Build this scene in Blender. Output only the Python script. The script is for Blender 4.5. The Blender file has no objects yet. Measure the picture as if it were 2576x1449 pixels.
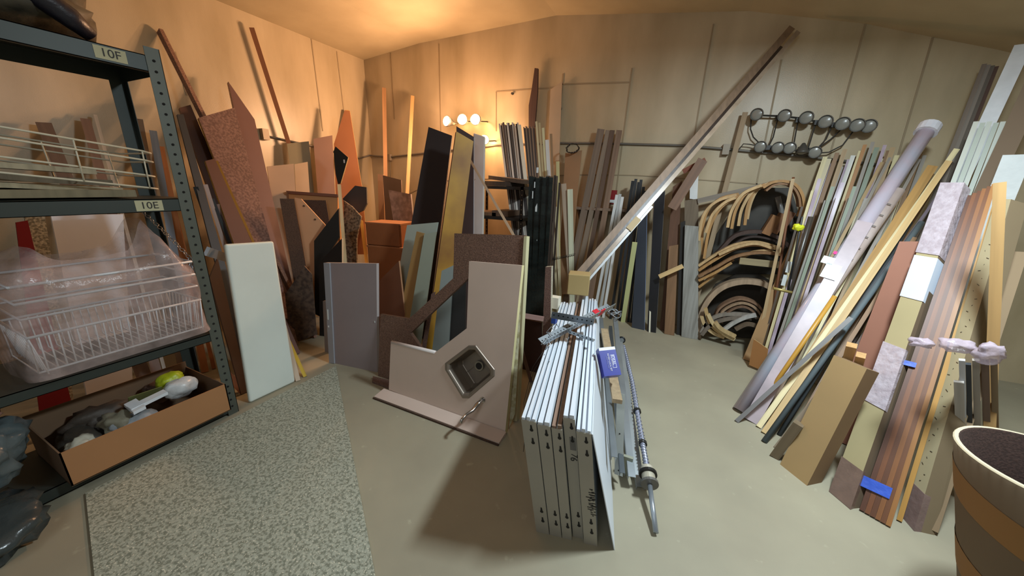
import bpy, bmesh, math, random
from mathutils import Vector as V, Matrix
random.seed(7)
sc = bpy.context.scene
COL = sc.collection
# ------------------------------------------------------------------ camera
F, EYE, YAW = 882.0, 1.55, math.radians(25)
CX, CY = 1288.0, 724.5
dn = V((-88, 3006, 882)).normalized()
Zc = -dn
Yc = (V((0, 0, 1)) - V((0, 0, 1)).dot(Zc) * Zc).normalized()
Xc = -Yc.cross(Zc)
if Xc.x < 0: Xc = -Xc
WY = math.cos(YAW) * Yc + math.sin(YAW) * Xc
WX = math.cos(YAW) * Xc - math.sin(YAW) * Yc
O = V((0, 0, EYE))
cam_d = bpy.data.cameras.new('camera'); cam = bpy.data.objects.new('camera', cam_d); COL.objects.link(cam)
cam_d.sensor_width = 36; cam_d.lens = 36 * F / 2576; cam_d.clip_start = 0.02
# camera axes in world coordinates (image x right, y down, z forward -> blender x, -y, -z)
def w_of(c): return V((c.dot(WX), c.dot(WY), c.dot(Zc)))
ax, ay, az_ = w_of(V((1, 0, 0))), w_of(V((0, -1, 0))), w_of(V((0, 0, -1)))
m = Matrix((ax, ay, az_)).transposed().to_4x4(); m.translation = O
cam.matrix_world = m
sc.camera = cam
# ------------------------------------------------------------------ view + light
sc.view_settings.view_transform = 'Standard'; sc.view_settings.look = 'None'
sc.view_settings.gamma = 1; sc.view_settings.use_curve_mapping = False
sc.view_settings.exposure = 0.0
sc.cycles.use_denoising = True
sc.cycles.sample_clamp_indirect = 4
wld = bpy.data.worlds.new('ambient_fill'); sc.world = wld; wld.use_nodes = True  # even ambient added as soft fill from behind the camera
wld.node_tree.nodes['Background'].inputs[0].default_value = (0.72, 0.80, 0.90, 1)
wld.node_tree.nodes['Background'].inputs[1].default_value = 0.17
def light(name, kind, loc, power, color, size=0.1, aim=None, spot=None):
    d = bpy.data.lights.new(name, kind); d.energy = power; d.color = color
    if kind == 'AREA': d.shape = 'RECTANGLE'; d.size = size[0]; d.size_y = size[1]
    else: d.shadow_soft_size = size
    if spot: d.spot_size = math.radians(spot); d.spot_blend = 0.6
    o = bpy.data.objects.new(name, d); COL.objects.link(o); o.location = loc
    if aim is not None: o.rotation_euler = (V(aim) - V(loc)).to_track_quat('-Z', 'Y').to_euler()
    return o
light('ceiling_tube_light', 'AREA', (0.95, 1.9, 2.85), 105, (0.80, 0.93, 1.0), (0.4, 0.22), (0.7, 1.9, 0))
light('aisle_tube_light', 'AREA', (-0.2, -1.2, 3.05), 20, (0.86, 0.94, 1.0), (1.2, 0.5), (-0.6, 1.5, 0.3))

# ------------------------------------------------------------------ pixel to place
def ray(px, py):
    r = V((px - CX, py - CY, F)); return V((r.dot(WX), r.dot(WY), r.dot(Zc)))
def fl(px, py, z=0.0):
    d = ray(px, py); return O + d * ((z - EYE) / d.z)
def aty(px, py, y):
    d = ray(px, py); return O + d * (y / d.y)
def atx(px, py, x):
    d = ray(px, py); return O + d * (x / d.x)
def onplane(px, py, p0, n):
    d = ray(px, py); return O + d * ((p0 - O).dot(n) / d.dot(n))

def pix(p):
    q = V(p) - O; c = q.x * WX + q.y * WY + q.z * Zc
    return CX + F * c.x / c.z, CY + F * c.y / c.z
def px_per_m(p, side):
    a, b = pix(p), pix(V(p) + side * .01); return math.hypot(a[0] - b[0], a[1] - b[1]) / .01
# ------------------------------------------------------------------ materials
def rgb(h):
    h = h.lstrip('#'); c = [int(h[i:i + 2], 16) / 255 for i in (0, 2, 4)]
    return tuple((x / 12.92 if x <= 0.04045 else ((x + 0.055) / 1.055) ** 2.4) for x in c) + (1,)
MATS = {}
def mat(h, kind='flat', rough=0.6, metal=0.0, h2=None, scale=None, alpha=1.0, coat=0.0):
    key = (h, kind, rough, metal, h2, scale, alpha, coat)
    if key in MATS: return MATS[key]
    m = bpy.data.materials.new('%s_%s' % (kind, h.lstrip('#'))); m.use_nodes = True
    nt = m.node_tree; b = nt.nodes['Principled BSDF']
    b.inputs['Roughness'].default_value = rough; b.inputs['Metallic'].default_value = metal
    if coat: b.inputs['Coat Weight'].default_value = coat
    c1 = rgb(h)
    if h2 is None:
        k = {'flat': .93, 'wood': .76, 'chip': .62, 'concrete': .86, 'grain': .8, 'wall': .88}.get(kind, .85)
        c2 = tuple(x * k for x in c1[:3]) + (1,)
    else: c2 = rgb(h2)
    tc = nt.nodes.new('ShaderNodeTexCoord'); mp = nt.nodes.new('ShaderNodeMapping')
    nt.links.new(tc.outputs['Object'], mp.inputs[0])
    nz = nt.nodes.new('ShaderNodeTexNoise'); nz.inputs['Detail'].default_value = 5
    nt.links.new(mp.outputs[0], nz.inputs['Vector'])
    rp = nt.nodes.new('ShaderNodeValToRGB'); rp.color_ramp.elements[0].color = c2; rp.color_ramp.elements[1].color = c1
    e = rp.color_ramp.elements
    e[0].position, e[1].position = 0.35, 0.65
    nt.links.new(nz.outputs['Fac'], rp.inputs[0]); out = rp.outputs[0]
    bump = 0
    if kind == 'flat': nz.inputs['Scale'].default_value = scale or 3
    elif kind == 'wood':
        mp.inputs['Scale'].default_value = (22, 22, .7); nz.inputs['Scale'].default_value = scale or 1.5; bump = .1
    elif kind == 'chip':
        nz.inputs['Scale'].default_value = (scale or 60) * 2.2; nz.inputs['Detail'].default_value = 8; bump = .25
        e[0].position, e[1].position = 0.4, 0.62
        n2 = nt.nodes.new('ShaderNodeTexNoise'); n2.inputs['Scale'].default_value = 5; nt.links.new(mp.outputs[0], n2.inputs['Vector'])
        mx = nt.nodes.new('ShaderNodeMix'); mx.data_type = 'RGBA'; mx.blend_type = 'MULTIPLY'; mx.inputs[0].default_value = .25
        nt.links.new(out, mx.inputs[6]); nt.links.new(n2.outputs['Fac'], mx.inputs[7]); out = mx.outputs[2]
    elif kind == 'concrete':
        nz.inputs['Scale'].default_value = scale or 1.6; nz.inputs['Detail'].default_value = 10; bump = .04
        e[0].position, e[1].position = 0.3, 0.7
        n2 = nt.nodes.new('ShaderNodeTexNoise'); n2.inputs['Scale'].default_value = 14; n2.inputs['Detail'].default_value = 6
        nt.links.new(mp.outputs[0], n2.inputs['Vector'])
        r2 = nt.nodes.new('ShaderNodeValToRGB'); r2.color_ramp.elements[0].position = .66; r2.color_ramp.elements[1].position = .76
        nt.links.new(n2.outputs['Fac'], r2.inputs[0])
        mx = nt.nodes.new('ShaderNodeMix'); mx.data_type = 'RGBA'; mx.inputs[7].default_value = rgb('#c9c4a8')
        ml = nt.nodes.new('ShaderNodeMath'); ml.operation = 'MULTIPLY'; ml.inputs[1].default_value = .35
        nt.links.new(r2.outputs[0], ml.inputs[0]); nt.links.new(ml.outputs[0], mx.inputs[0])
        nt.links.new(out, mx.inputs[6]); out = mx.outputs[2]
    elif kind == 'speck':
        nz.inputs['Scale'].default_value = scale or 95; nz.inputs['Detail'].default_value = 2
        e[0].position, e[1].position = 0.40, 0.56
        n2 = nt.nodes.new('ShaderNodeTexNoise'); n2.inputs['Scale'].default_value = 150; n2.inputs['Detail'].default_value = 2
        nt.links.new(mp.outputs[0], n2.inputs['Vector'])
        r2 = nt.nodes.new('ShaderNodeValToRGB'); r2.color_ramp.elements[0].position = .60; r2.color_ramp.elements[1].position = .68
        nt.links.new(n2.outputs['Fac'], r2.inputs[0])
        mx = nt.nodes.new('ShaderNodeMix'); mx.data_type = 'RGBA'; mx.inputs[7].default_value = rgb('#d9d5bf')
        nt.links.new(r2.outputs[0], mx.inputs[0]); nt.links.new(out, mx.inputs[6]); out = mx.outputs[2]
    elif kind == 'wall':
        mp.inputs['Scale'].default_value = (1.2, 1.2, .35); nz.inputs['Scale'].default_value = scale or 2.2; nz.inputs['Detail'].default_value = 8
        e[0].position, e[1].position = 0.3, 0.72
        n2 = nt.nodes.new('ShaderNodeTexNoise'); n2.inputs['Scale'].default_value = 120; nt.links.new(tc.outputs['Object'], n2.inputs['Vector'])
        bp = nt.nodes.new('ShaderNodeBump'); bp.inputs['Strength'].default_value = .12; bp.inputs['Distance'].default_value = .004
        nt.links.new(n2.outputs['Fac'], bp.inputs['Height']); nt.links.new(bp.outputs[0], b.inputs['Normal'])
    elif kind == 'crumple':
        nz.inputs['Scale'].default_value = scale or 14; bump = .8
    if bump:
        bp = nt.nodes.new('ShaderNodeBump'); bp.inputs['Strength'].default_value = bump; bp.inputs['Distance'].default_value = .01
        nt.links.new(nz.outputs['Fac'], bp.inputs['Height']); nt.links.new(bp.outputs[0], b.inputs['Normal'])
    nt.links.new(out, b.inputs['Base Color'])
    if alpha < 1: b.inputs['Alpha'].default_value = alpha
    MATS[key] = m; return m
def emit(h, s):
    m = bpy.data.materials.new('lamp_glow'); m.use_nodes = True; b = m.node_tree.nodes['Principled BSDF']
    b.inputs['Base Color'].default_value = rgb(h); b.inputs['Emission Color'].default_value = rgb(h); b.inputs['Emission Strength'].default_value = s
    return m
CHIP = ('#7d5f50', 'chip', .85)
M_chip = mat('#86675a', 'chip', .85); M_chipd = mat('#5d4638', 'chip', .85); M_chipl = mat('#b08c6c', 'chip', .85)
M_dark = mat('#241f22', 'flat', .45); M_black = mat('#17191b', 'flat', .35); M_char = mat('#34373a', 'flat', .5)
M_white = mat('#dfe6e6', 'flat', .45); M_cream = mat('#e2dcc8', 'flat', .5); M_beige = mat('#c9b49c', 'flat', .6)
M_pine = mat('#d6b47c', 'wood', .6); M_pineL = mat('#e6d6a6', 'wood', .6); M_oak = mat('#a9713c', 'wood', .5); M_walnut = mat('#63402b', 'wood', .5)
M_old = mat('#8b7462', 'wood', .75); M_grayw = mat('#8e8478', 'wood', .75); M_card = mat('#a98a66', 'flat', .85); M_cardl = mat('#b9a582', 'flat', .85)
M_steel = mat('#b4bcc4', 'flat', .35, .75); M_galv = mat('#a8b0b6', 'grain', .4, .6); M_shelf = mat('#363d39', 'flat', .5, .25)
M_film = mat('#ab9ea4', 'crumple', .25, 0, '#bdb2b8', 30); M_tan = mat('#c79a68', 'flat', .6); M_orange = mat('#b9713f', 'flat', .5)

# ------------------------------------------------------------------ mesh helpers
def setp(o, label=None, cat=None, group=None, kind=None):
    if label: o['label'] = label
    if cat: o['category'] = cat; o['kind'] = kind or 'thing'
    elif kind: o['kind'] = kind
    if group: o['group'] = group
    return o
def link(name, verts, faces, mats, parent=None, fm=None, smooth=False, origin=None):
    verts = [V(v) for v in verts]
    if origin is None:
        zs = min(v.z for v in verts); c = sum(verts, V()) / len(verts); origin = V((c.x, c.y, zs))
    me = bpy.data.meshes.new(name); me.from_pydata([v - origin for v in verts], [], faces)
    if not isinstance(mats, (list, tuple)): mats = [mats]
    for x in mats: me.materials.append(x)
    if fm:
        for p, i in zip(me.polygons, fm): p.material_index = i
    if smooth:
        for p in me.polygons: p.use_smooth = True
    bm = bmesh.new(); bm.from_mesh(me); bmesh.ops.recalc_face_normals(bm, faces=bm.faces); bm.to_mesh(me); bm.free()
    o = bpy.data.objects.new(name, me); COL.objects.link(o)
    loc = Matrix.Translation(origin)
    if parent is not None:
        o.parent = parent; w = parent.matrix_basis.copy(); q = parent.parent
        while q is not None: w = q.matrix_basis @ w; q = q.parent
        loc = w.inverted() @ loc
    o.matrix_basis = loc
    return o
def empty(name, loc, label, cat, group=None):
    o = bpy.data.objects.new(name, None); COL.objects.link(o); o.location = V(loc); o.empty_display_size = .1
    return setp(o, label, cat, group)
class MB:
    def __init__(s): s.v = []; s.f = []; s.m = []
    def add(s, vs, fs, m=0):
        k = len(s.v); s.v += [V(x) for x in vs]; s.f += [tuple(i + k for i in f) for f in fs]; s.m += [m] * len(fs); return s
    def hexa(s, c, m=0):   # 8 corners: 0-3 bottom loop, 4-7 top loop
        return s.add(c, [(3, 2, 1, 0), (4, 5, 6, 7), (0, 1, 5, 4), (1, 2, 6, 5), (2, 3, 7, 6), (3, 0, 4, 7)], m)
    def box(s, a, b, m=0):
        x0, y0, z0 = a; x1, y1, z1 = b
        return s.hexa([(x0, y0, z0), (x1, y0, z0), (x1, y1, z0), (x0, y1, z0), (x0, y0, z1), (x1, y0, z1), (x1, y1, z1), (x0, y1, z1)], m)
    def obox(s, c, u, v, w, m=0):  # centre and three half axes
        c, u, v, w = V(c), V(u), V(v), V(w)
        return s.hexa([c - u - v - w, c + u - v - w, c + u + v - w, c - u + v - w, c - u - v + w, c + u - v + w, c + u + v + w, c - u + v + w], m)
    def bar(s, a, b, wv, tv, m=0): # from a to b, half width vector, half thickness vector
        a, b = V(a), V(b)
        return s.hexa([a - wv - tv, a + wv - tv, a + wv + tv, a - wv + tv, b - wv - tv, b + wv - tv, b + wv + tv, b - wv + tv], m)
    def tube(s, pts, r, n=8, m=0, caps=True):
        pts = [V(p) for p in pts]; rings = []
        rr = r if isinstance(r, (list, tuple)) else [r] * len(pts)
        d0 = (pts[1] - pts[0]).normalized(); up = V((0, 0, 1)) if abs(d0.z) < .9 else V((1, 0, 0))
        for i, p in enumerate(pts):
            d = (pts[min(i + 1, len(pts) - 1)] - pts[max(i - 1, 0)]).normalized()
            x = up.cross(d).normalized(); y = d.cross(x); up = y
            rings.append([p + (x * math.cos(6.2832 * k / n) + y * math.sin(6.2832 * k / n)) * rr[i] for k in range(n)])
        vs = [v for q in rings for v in q]; fs = []
        for i in range(len(pts) - 1):
            for k in range(n):
                k2 = (k + 1) % n; fs.append((i * n + k, i * n + k2, (i + 1) * n + k2, (i + 1) * n + k))
        if caps: fs += [tuple(range(n))[::-1], tuple((len(pts) - 1) * n + k for k in range(n))]
        return s.add(vs, fs, m)
    def prism(s, poly, ext, mf=0, me=0, mb=0):
        n = len(poly); poly = [V(p) for p in poly]; k = len(s.v)
        s.v += poly + [p + ext for p in poly]
        s.f.append(tuple(range(k, k + n))); s.m.append(mf)
        s.f.append(tuple(range(k + 2 * n - 1, k + n - 1, -1))); s.m.append(mb)
        for i in range(n):
            j = (i + 1) % n; s.f.append((k + i, k + n + i, k + n + j, k + j)); s.m.append(me)
        return s
    def link(s, name, mats, parent=None, smooth=False, origin=None):
        return link(name, s.v, s.f, mats, parent, s.m, smooth, origin)
def nrm(azd, lean):
    a, l = math.radians(azd), math.radians(lean)
    return V((math.sin(a) * math.cos(l), -math.cos(a) * math.cos(l), math.sin(l)))
def hit(poly, foot, azd, lean, ext=True, z0=0.0):
    n = nrm(azd, lean); p0 = V(foot) if len(foot) == 3 else fl(*foot)
    pts = [onplane(x, y, p0, n) for x, y in poly]
    if ext and len(pts) == 4:
        for i, j in ((2, 1), (3, 0)):
            d = pts[i] - pts[j]
            if d.z < -1e-4: pts[i] = pts[j] + d * ((z0 - pts[j].z) / d.z)
    for p in pts: p.z = max(p.z, z0)
    return pts, n
def panel(name, label, cat, poly, foot, azd, lean, th, mf, me=None, mb=None, ext=True, group=None, parent=None, z0=0.0, lift=0.0):
    pts, n = hit(poly, foot, azd, lean, ext, z0)
    # keep the thickness above the floor
    e = -n * th
    if min(p.z for p in pts) + e.z < z0:
        for p in pts: p.z += -e.z
    for p in pts: p += n * lift
    o = MB().prism(pts, e, 0, 1, 2).link(name, [mf, me or mf, mb or mf], parent)
    if cat: setp(o, label, cat, group)
    elif label: o['label'] = label
    return o
def place_of(spec, low):
    """('f',px,py[,z]) on the floor, ('y',px,py,y), ('x',px,py,x) or a point"""
    if spec[0] == 'f': return fl(*spec[1:])
    if spec[0] == 'y': return aty(*spec[1:])
    if spec[0] == 'x': return atx(*spec[1:])
    return V(spec)
def stick(name, label, cat, a, b, wpx, t, mt, group=None, face=None, rnd=False, parent=None, me=None):
    sa_, sb_ = a, b
    a, b = place_of(a, 1), place_of(b, 0)
    if sa_[0] == 'f' and len(sa_) == 3 and a.y > 4.2:   # foot hidden close to the wall
        a = aty(sa_[1], sa_[2], 4.2)
        if a.z > 0: a = b + (a - b) * (b.z / (b.z - a.z))
        a.y = min(a.y, 4.25)
    if a.x < -4.5: a = V((-4.42, a.y, a.z))
    mid = (a + b) / 2; q = a.lerp(b, .6)
    d = (b - a).normalized()
    f = (V(face) if face else (O - mid)).normalized(); f = (f - f.dot(d) * d).normalized()
    sv = d.cross(f)
    w = wpx * .5 / max(100, px_per_m(q, sv))
    wv = sv * w; tv = f * t * .5
    mb = MB()
    if rnd: mb.tube([a, (a + b) / 2, b], w, 14)
    else: mb.bar(a, b, wv, tv)
    lo = min(v.z for v in mb.v)
    if -0.2 < lo < 0:
        for i, v in enumerate(mb.v):
            if v.z < 0: mb.v[i] = V((v.x, v.y, 0.0))
    o = mb.link(name, [mt], parent, smooth=False)
    # own axes along the piece, so that the grain runs lengthwise
    rot = Matrix((sv, d.cross(sv) , d)).transposed().to_4x4()
    o.data.transform(rot.inverted()); o.matrix_basis = o.matrix_basis @ rot
    if rnd:
        for p in o.data.polygons: p.use_smooth = len(p.vertices) == 4
    if cat: setp(o, label, cat, group)
    return o
ORD = ['first', 'second', 'third', 'fourth', 'fifth', 'sixth', 'seventh', 'eighth', 'ninth', 'tenth', 'eleventh', 'twelfth', 'thirteenth', 'fourteenth',
       'fifteenth', 'sixteenth', 'seventeenth', 'eighteenth', 'nineteenth', 'twentieth', 'twenty-first', 'twenty-second', 'twenty-third', 'twenty-fourth',
       'twenty-fifth', 'twenty-sixth', 'twenty-seventh', 'twenty-eighth', 'twenty-ninth', 'thirtieth']
def blob(name, c, r, mt, parent=None, amp=.25, seed=1, sub=3, flat=0.0, origin=None):
    bm = bmesh.new(); bmesh.ops.create_icosphere(bm, subdivisions=sub, radius=1)
    from mathutils import noise
    vs = []
    for v in bm.verts:
        k = 1 + amp * noise.noise(v.co * 1.7 + V((seed, seed * 2, 0))) + amp * .5 * noise.noise(v.co * 4.5 + V((seed, 0, seed)))
        p = V((v.co.x * r[0] * k, v.co.y * r[1] * k, v.co.z * r[2] * k))
        if flat and p.z < -r[2] * flat: p.z = -r[2] * flat
        vs.append(p + V(c))
    fs = [tuple(v.index for v in f.verts) for f in bm.faces]; bm.free()
    return link(name, vs, fs, mt, parent, smooth=True)
def text(body, name, mtx, size, mt, parent, extrude=.0004):
    cu = bpy.data.curves.new(name, 'FONT'); cu.body = body; cu.size = size; cu.align_x = 'CENTER'; cu.align_y = 'CENTER'; cu.extrude = extrude
    t_ = bpy.data.objects.new('t', cu); COL.objects.link(t_)
    dg = bpy.context.evaluated_depsgraph_get(); me = bpy.data.meshes.new_from_object(t_.evaluated_get(dg))
    bpy.data.objects.remove(t_); me.materials.clear(); me.materials.append(mt)
    o = bpy.data.objects.new(name, me); COL.objects.link(o)
    o.parent = parent; q = parent; po = V()
    while q is not None: po += q.location; q = q.parent
    mm = mtx.copy(); mm.translation -= po; o.matrix_local = mm
    return o
def frame_m(c, right, up):
    r = V(right).normalized(); u = V(up); u = (u - u.dot(r) * r).normalized(); n = r.cross(u)
    m = Matrix((r, u, n)).transposed().to_4x4(); m.translation = V(c); return m

# ================================================================== SETTING
WBY, WLX, WRX = 4.4, -4.59, 2.95
prof = [(-4.59, 3.27), (-3.55, 3.36), (-1.6, 3.4), (0.3, 3.16), (1.17, 2.94), (1.61, 2.79), (2.0, 2.66), (WRX, 2.3)]
M_wall = mat('#cbbb9c', 'wall', .36, 0, '#a89879'); M_ceil = mat('#c4b797', 'wall', .6, 0, '#b5a788'); M_floor = mat('#a39c85', 'concrete', .62, 0, '#918a76')
def struct(o): o['kind'] = 'structure'; return o
struct(MB().box((-4.8, -3.5, -.1), (3.2, 4.6, 0)).link('floor', M_floor, origin=V((0, 0, 0))))
wp = [V((x, WBY, z)) for x, z in prof] + [V((WRX, WBY, 0)), V((WLX, WBY, 0))]
struct(MB().prism(wp, V((0, .12, 0))).link('wall_back', M_wall, origin=V((0, WBY, 0))))
struct(MB().box((WLX - .12, -3.5, 0), (WLX, WBY + .12, 3.27)).link('wall_left', M_wall, origin=V((WLX, 0, 0))))
struct(MB().box((WRX, -3.5, 0), (WRX + .12, WBY + .12, 2.3)).link('wall_right', M_wall, origin=V((WRX, 0, 0))))
cmb = MB()
for (x0, z0), (x1, z1) in zip(prof, prof[1:]):
    cmb.hexa([(x0, -3.5, z0), (x1, -3.5, z1), (x1, WBY + .12, z1), (x0, WBY + .12, z0), (x0, -3.5, z0 + .1), (x1, -3.5, z1 + .1), (x1, WBY + .12, z1 + .1), (x0, WBY + .12, z0 + .1)])
struct(cmb.link('ceiling', M_ceil, origin=V((0, 0, 3))))
# panel joints on the walls
M_seam = mat('#9c8b6e', 'flat', .6); n_trim = [0]
def trim(a, b, w=.012, onleft=False):
    n_trim[0] += 1
    a, b = V(a), V(b); d = (b - a).normalized()
    if onleft: wv = d.cross(V((1, 0, 0))).normalized() * w * .5; tv = V((.0025, 0, 0))
    else: wv = d.cross(V((0, 1, 0))).normalized() * w * .5; tv = V((0, .0025, 0))
    struct(MB().bar(a, b, wv, tv).link('trim_%d' % n_trim[0], M_seam))
yb = WBY - .0026
for (x0, y0), (x1, y1) in [((983, 133), (992, 300)), ((1104, 110), (1109, 330)), ((1590, 171), (1548, 500)), ((1795, 60), (1742, 370)), ((1966, 150), (1900, 480)), ((2178, 58), (2080, 420)), ((2347, 94), (2245, 440))]:
    trim(aty(x0, y0, yb), aty(x1, y1, yb), .014)
trim(aty(1248, 231, yb), aty(1248, 330, yb), .012); trim(aty(1248, 231, yb), aty(1412, 219, yb), .014); trim(aty(1414, 212, yb), aty(1586, 207, yb), .014)
trim(aty(1417, 185, yb), aty(1404, 330, yb), .02)
pl = [(985, 507), (1100, 455), (1460, 439), (1600, 441), (1800, 455), (2000, 470)]
for p, q in zip(pl, pl[1:]): trim(aty(*p, yb), aty(*q, yb), .01)
xl = WLX + .0026
for (x0, y0), (x1, y1) in [((783, 98), (812, 330)), ((847, 129), (866, 290)), ((440, 130), (470, 240))]:
    trim(atx(x0, y0, xl), atx(x1, y1, xl), .014, True)

# ---- conduit, junction boxes on the walls
M_pipe = mat('#77726a', 'flat', .5, .3)
cp = [atx(674, 343, WLX + .02), atx(785, 367, WLX + .02), atx(905, 398, WLX + .02), V((WLX + .02, 4.36, 1.94)), V((-4.5, WBY - .02, 1.93)), aty(981, 395, WBY - .02), aty(1062, 386, WBY - .02), aty(1250, 365, WBY - .02), aty(1393, 360, WBY - .02),
      aty(1497, 360, WBY - .02), aty(1717, 366, WBY - .02), aty(1824, 375, WBY - .02), aty(1954, 387, WBY - .02), aty(2070, 399, WBY - .02), aty(2300, 425, WBY - .02)]
co = empty('electrical_conduit', V((-4.5, 4.38, 1.9)), 'thin grey electrical conduit running round both walls above the leaning boards', 'conduit')
MB().tube(cp, .012, 8).link('conduit_pipe', M_pipe, co, smooth=True)
for c, s in ((atx(665, 338, WLX + .03), .06), (aty(980, 396, WBY - .03), .045), (aty(1826, 376, WBY - .03), .05)):
    MB().box((c.x - s * .6, c.y - s * .6, c.z - s), (c.x + s * .6, c.y + s * .6, c.z + s)).link('junction_box', mat('#8e8373', 'flat', .5, .3), co)
MB().tube([aty(980, 403, WBY - .02), aty(985, 500, WBY - .02)], .006, 6).link('conduit_drop', M_pipe, co)

# ---- string of unlit lamp heads on the back wall
M_cable = mat('#35332f', 'flat', .5); M_lens = mat('#8d8b82', 'flat', .25); M_can = mat('#4b4842', 'flat', .4)
def lamp_head(c, d, r, lens, name, label, group, lit=False):
    c = V(c); d = V(d).normalized()
    e = empty(name, c, label, 'lamp', group)
    x = d.cross(V((0, 0, 1))).normalized(); y = x.cross(d)
    mb = MB(); N = 20
    prof_ = [(-.13, .25), (-.10, .45), (-.05, .75), (0, 1.0), (.02, 1.0), (.02, .86), (.005, .84)]
    vs = [c + d * (z * r / .075) + (x * math.cos(6.2832 * k / N) + y * math.sin(6.2832 * k / N)) * r * q for z, q in prof_ for k in range(N)]
    fs = [(i * N + k, i * N + (k + 1) % N, (i + 1) * N + (k + 1) % N, (i + 1) * N + k) for i in range(len(prof_) - 1) for k in range(N)] + [tuple(range(N))]
    mb.add(vs, fs).link('lamp_housing', M_can, e, smooth=True)
    lb = MB(); pr2 = [(.004, .85), (.012, .6), (.017, .3), (.018, .02)]
    vs = [c + d * (z * r / .075) + (x * math.cos(6.2832 * k / N) + y * math.sin(6.2832 * k / N)) * r * q for z, q in pr2 for k in range(N)]
    fs = [(i * N + k, i * N + (k + 1) % N, (i + 1) * N + (k + 1) % N, (i + 1) * N + k) for i in range(len(pr2) - 1) for k in range(N)] + [tuple(3 * N + k for k in range(N))]
    lb.add(vs, fs).link('lens', lens, e, smooth=True)
    return e
top = [(1904, 288), (1974, 291), (2029, 296), (2077, 306), (2120, 311), (2157, 315), (2186, 317)]
bot = [(1913, 369), (1957, 371), (1987, 372), (2050, 383)]
yl = WBY - .12; heads = []
for i, (x, y) in enumerate(top):
    lamp_head(aty(x, y, yl), (-.35, -1, -.12), .055, M_lens, 'wall_lamp', 'unlit grey round lamp head, %s along the upper row from the long diagonal bundle' % ORD[i], 'unlit lamp heads')
for i, (x, y) in enumerate(bot):
    lamp_head(aty(x, y, yl), (-.2, -1, -.15), .052, M_lens, 'wall_lamp', 'unlit grey round lamp head, %s along the lower row from the junction box' % ORD[i], 'unlit lamp heads')
lamp_head(aty(2018, 384, yl), (0, -.3, -1), .05, M_lens, 'wall_lamp', 'unlit lamp head tipped to face the floor among the lower cables', 'unlit lamp heads')
mb = MB(); yk = WBY - .06
def cab(pts, r=.006):
    P = [aty(x, y, yk) for x, y in pts]; mb.tube(P, r, 6)
cab([(1900, 290), (1960, 292), (2010, 297), (2060, 307), (2105, 313), (2145, 317), (2190, 320)], .009)
cab([(1890, 295), (1888, 325), (1895, 345), (1910, 360)]); cab([(1957, 297), (1945, 345), (1932, 372)]); cab([(2007, 305), (2000, 345), (1996, 368)])
cab([(2052, 310), (2040, 350), (2032, 375)]); cab([(2092, 318), (2078, 350), (2055, 375)]); cab([(2120, 322), (2090, 350), (2056, 374)])
cab([(2150, 325), (2120, 365), (2085, 383), (2060, 385)]); cab([(1860, 375), (1870, 362), (1885, 363), (1905, 367)], .005)
cab([(1913, 373), (1957, 376), (2015, 380), (2050, 388)], .009)
for x, y in [(1958, 297), (2008, 303), (2054, 309), (2097, 315), (1932, 372), (2015, 375), (2040, 378)]:
    c = aty(x, y, yk); mb.box((c.x - .022, c.y - .03, c.z - .02), (c.x + .022, c.y + .03, c.z + .02))
setp(mb.link('lamp_cable', M_cable), 'dark looping cable that links the unlit lamp heads on the back wall', 'cable')
# ---- lit lamps
glow = emit('#ffd9a0', 30)
for i, (x, y, lab) in enumerate([(1125, 305, 'lit warm lamp on the back wall, above the black slab and apart from the pair'), (1164, 301, 'lit warm lamp of the close pair, above the top of the yellow slab'),
                               (1197, 301, 'lit warm lamp of the close pair, above the small white sheet'), (1219, 352, 'lit warm lamp lower than the others, beside the small white sheet')]):
    c = aty(x, y, WBY - .3)
    d = (V((0.15, -1, 0.05)) + (V((-.35, 0, .05)) if i == 0 else V((.3 * (i == 3), 0, 0)))).normalized()
    e = lamp_head(c, d, .068 if i < 3 else .06, glow, 'lit_lamp', lab, 'lit warm lamps')
    MB().tube([c - d * .10, V((c.x, WBY - .03, c.z + .02)), V((c.x, WBY, c.z + .02))], .008, 6).link('bracket', M_cable, e)
    light('warm_bulb', 'SPOT', c + d * .06, 40, (1.0, .56, .31), .05, aim=c + V((-.75, -1, .12)), spot=168)
    light('warm_bulb_glow', 'POINT', c + d * .10, 13, (1.0, .54, .29), .05)
    light('warm_spill', 'POINT', c - d * .2, 5 if i == 3 else 1.0, (1.0, .55, .22), .04)

# ================================================================== LEFT SHELVING
SX, SY1, SY0, SD = -2.56, 1.09, -0.45, 0.47
su = empty('metal_shelving_unit', V((SX, .3, 0)), 'dark green perforated steel shelving unit beside the white board', 'shelving')
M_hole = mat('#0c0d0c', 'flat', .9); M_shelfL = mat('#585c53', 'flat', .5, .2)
def upright(x, y, sx, sy, z1, name='upright'):
    mb = MB()
    mb.box((min(x, x + sx * .05), min(y, y + sy * .003), 0), (max(x, x + sx * .05), max(y, y + sy * .003), z1))
    mb.box((min(x, x + sx * .003), min(y, y + sy * .062), 0), (max(x, x + sx * .003), max(y, y + sy * .062), z1))
    z = .06
    while z < z1 - .03:
        c = V((x - sx * .0022, y + sy * .032, z)); mb.tube([c - V((.001, 0, 0)), c + V((.001, 0, 0))], .0065, 8, 1)
        c = V((x + sx * .024, y - sy * .0022, z)); mb.tube([c - V((0, .001, 0)), c + V((0, .001, 0))], .0065, 8, 1)
        z += .05
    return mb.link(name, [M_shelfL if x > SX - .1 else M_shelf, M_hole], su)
for y, sy in ((SY1, -1), (SY0, 1)):
    upright(SX, y, -1, sy, 2.17); upright(SX - SD, y, 1, sy, 2.17)
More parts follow.
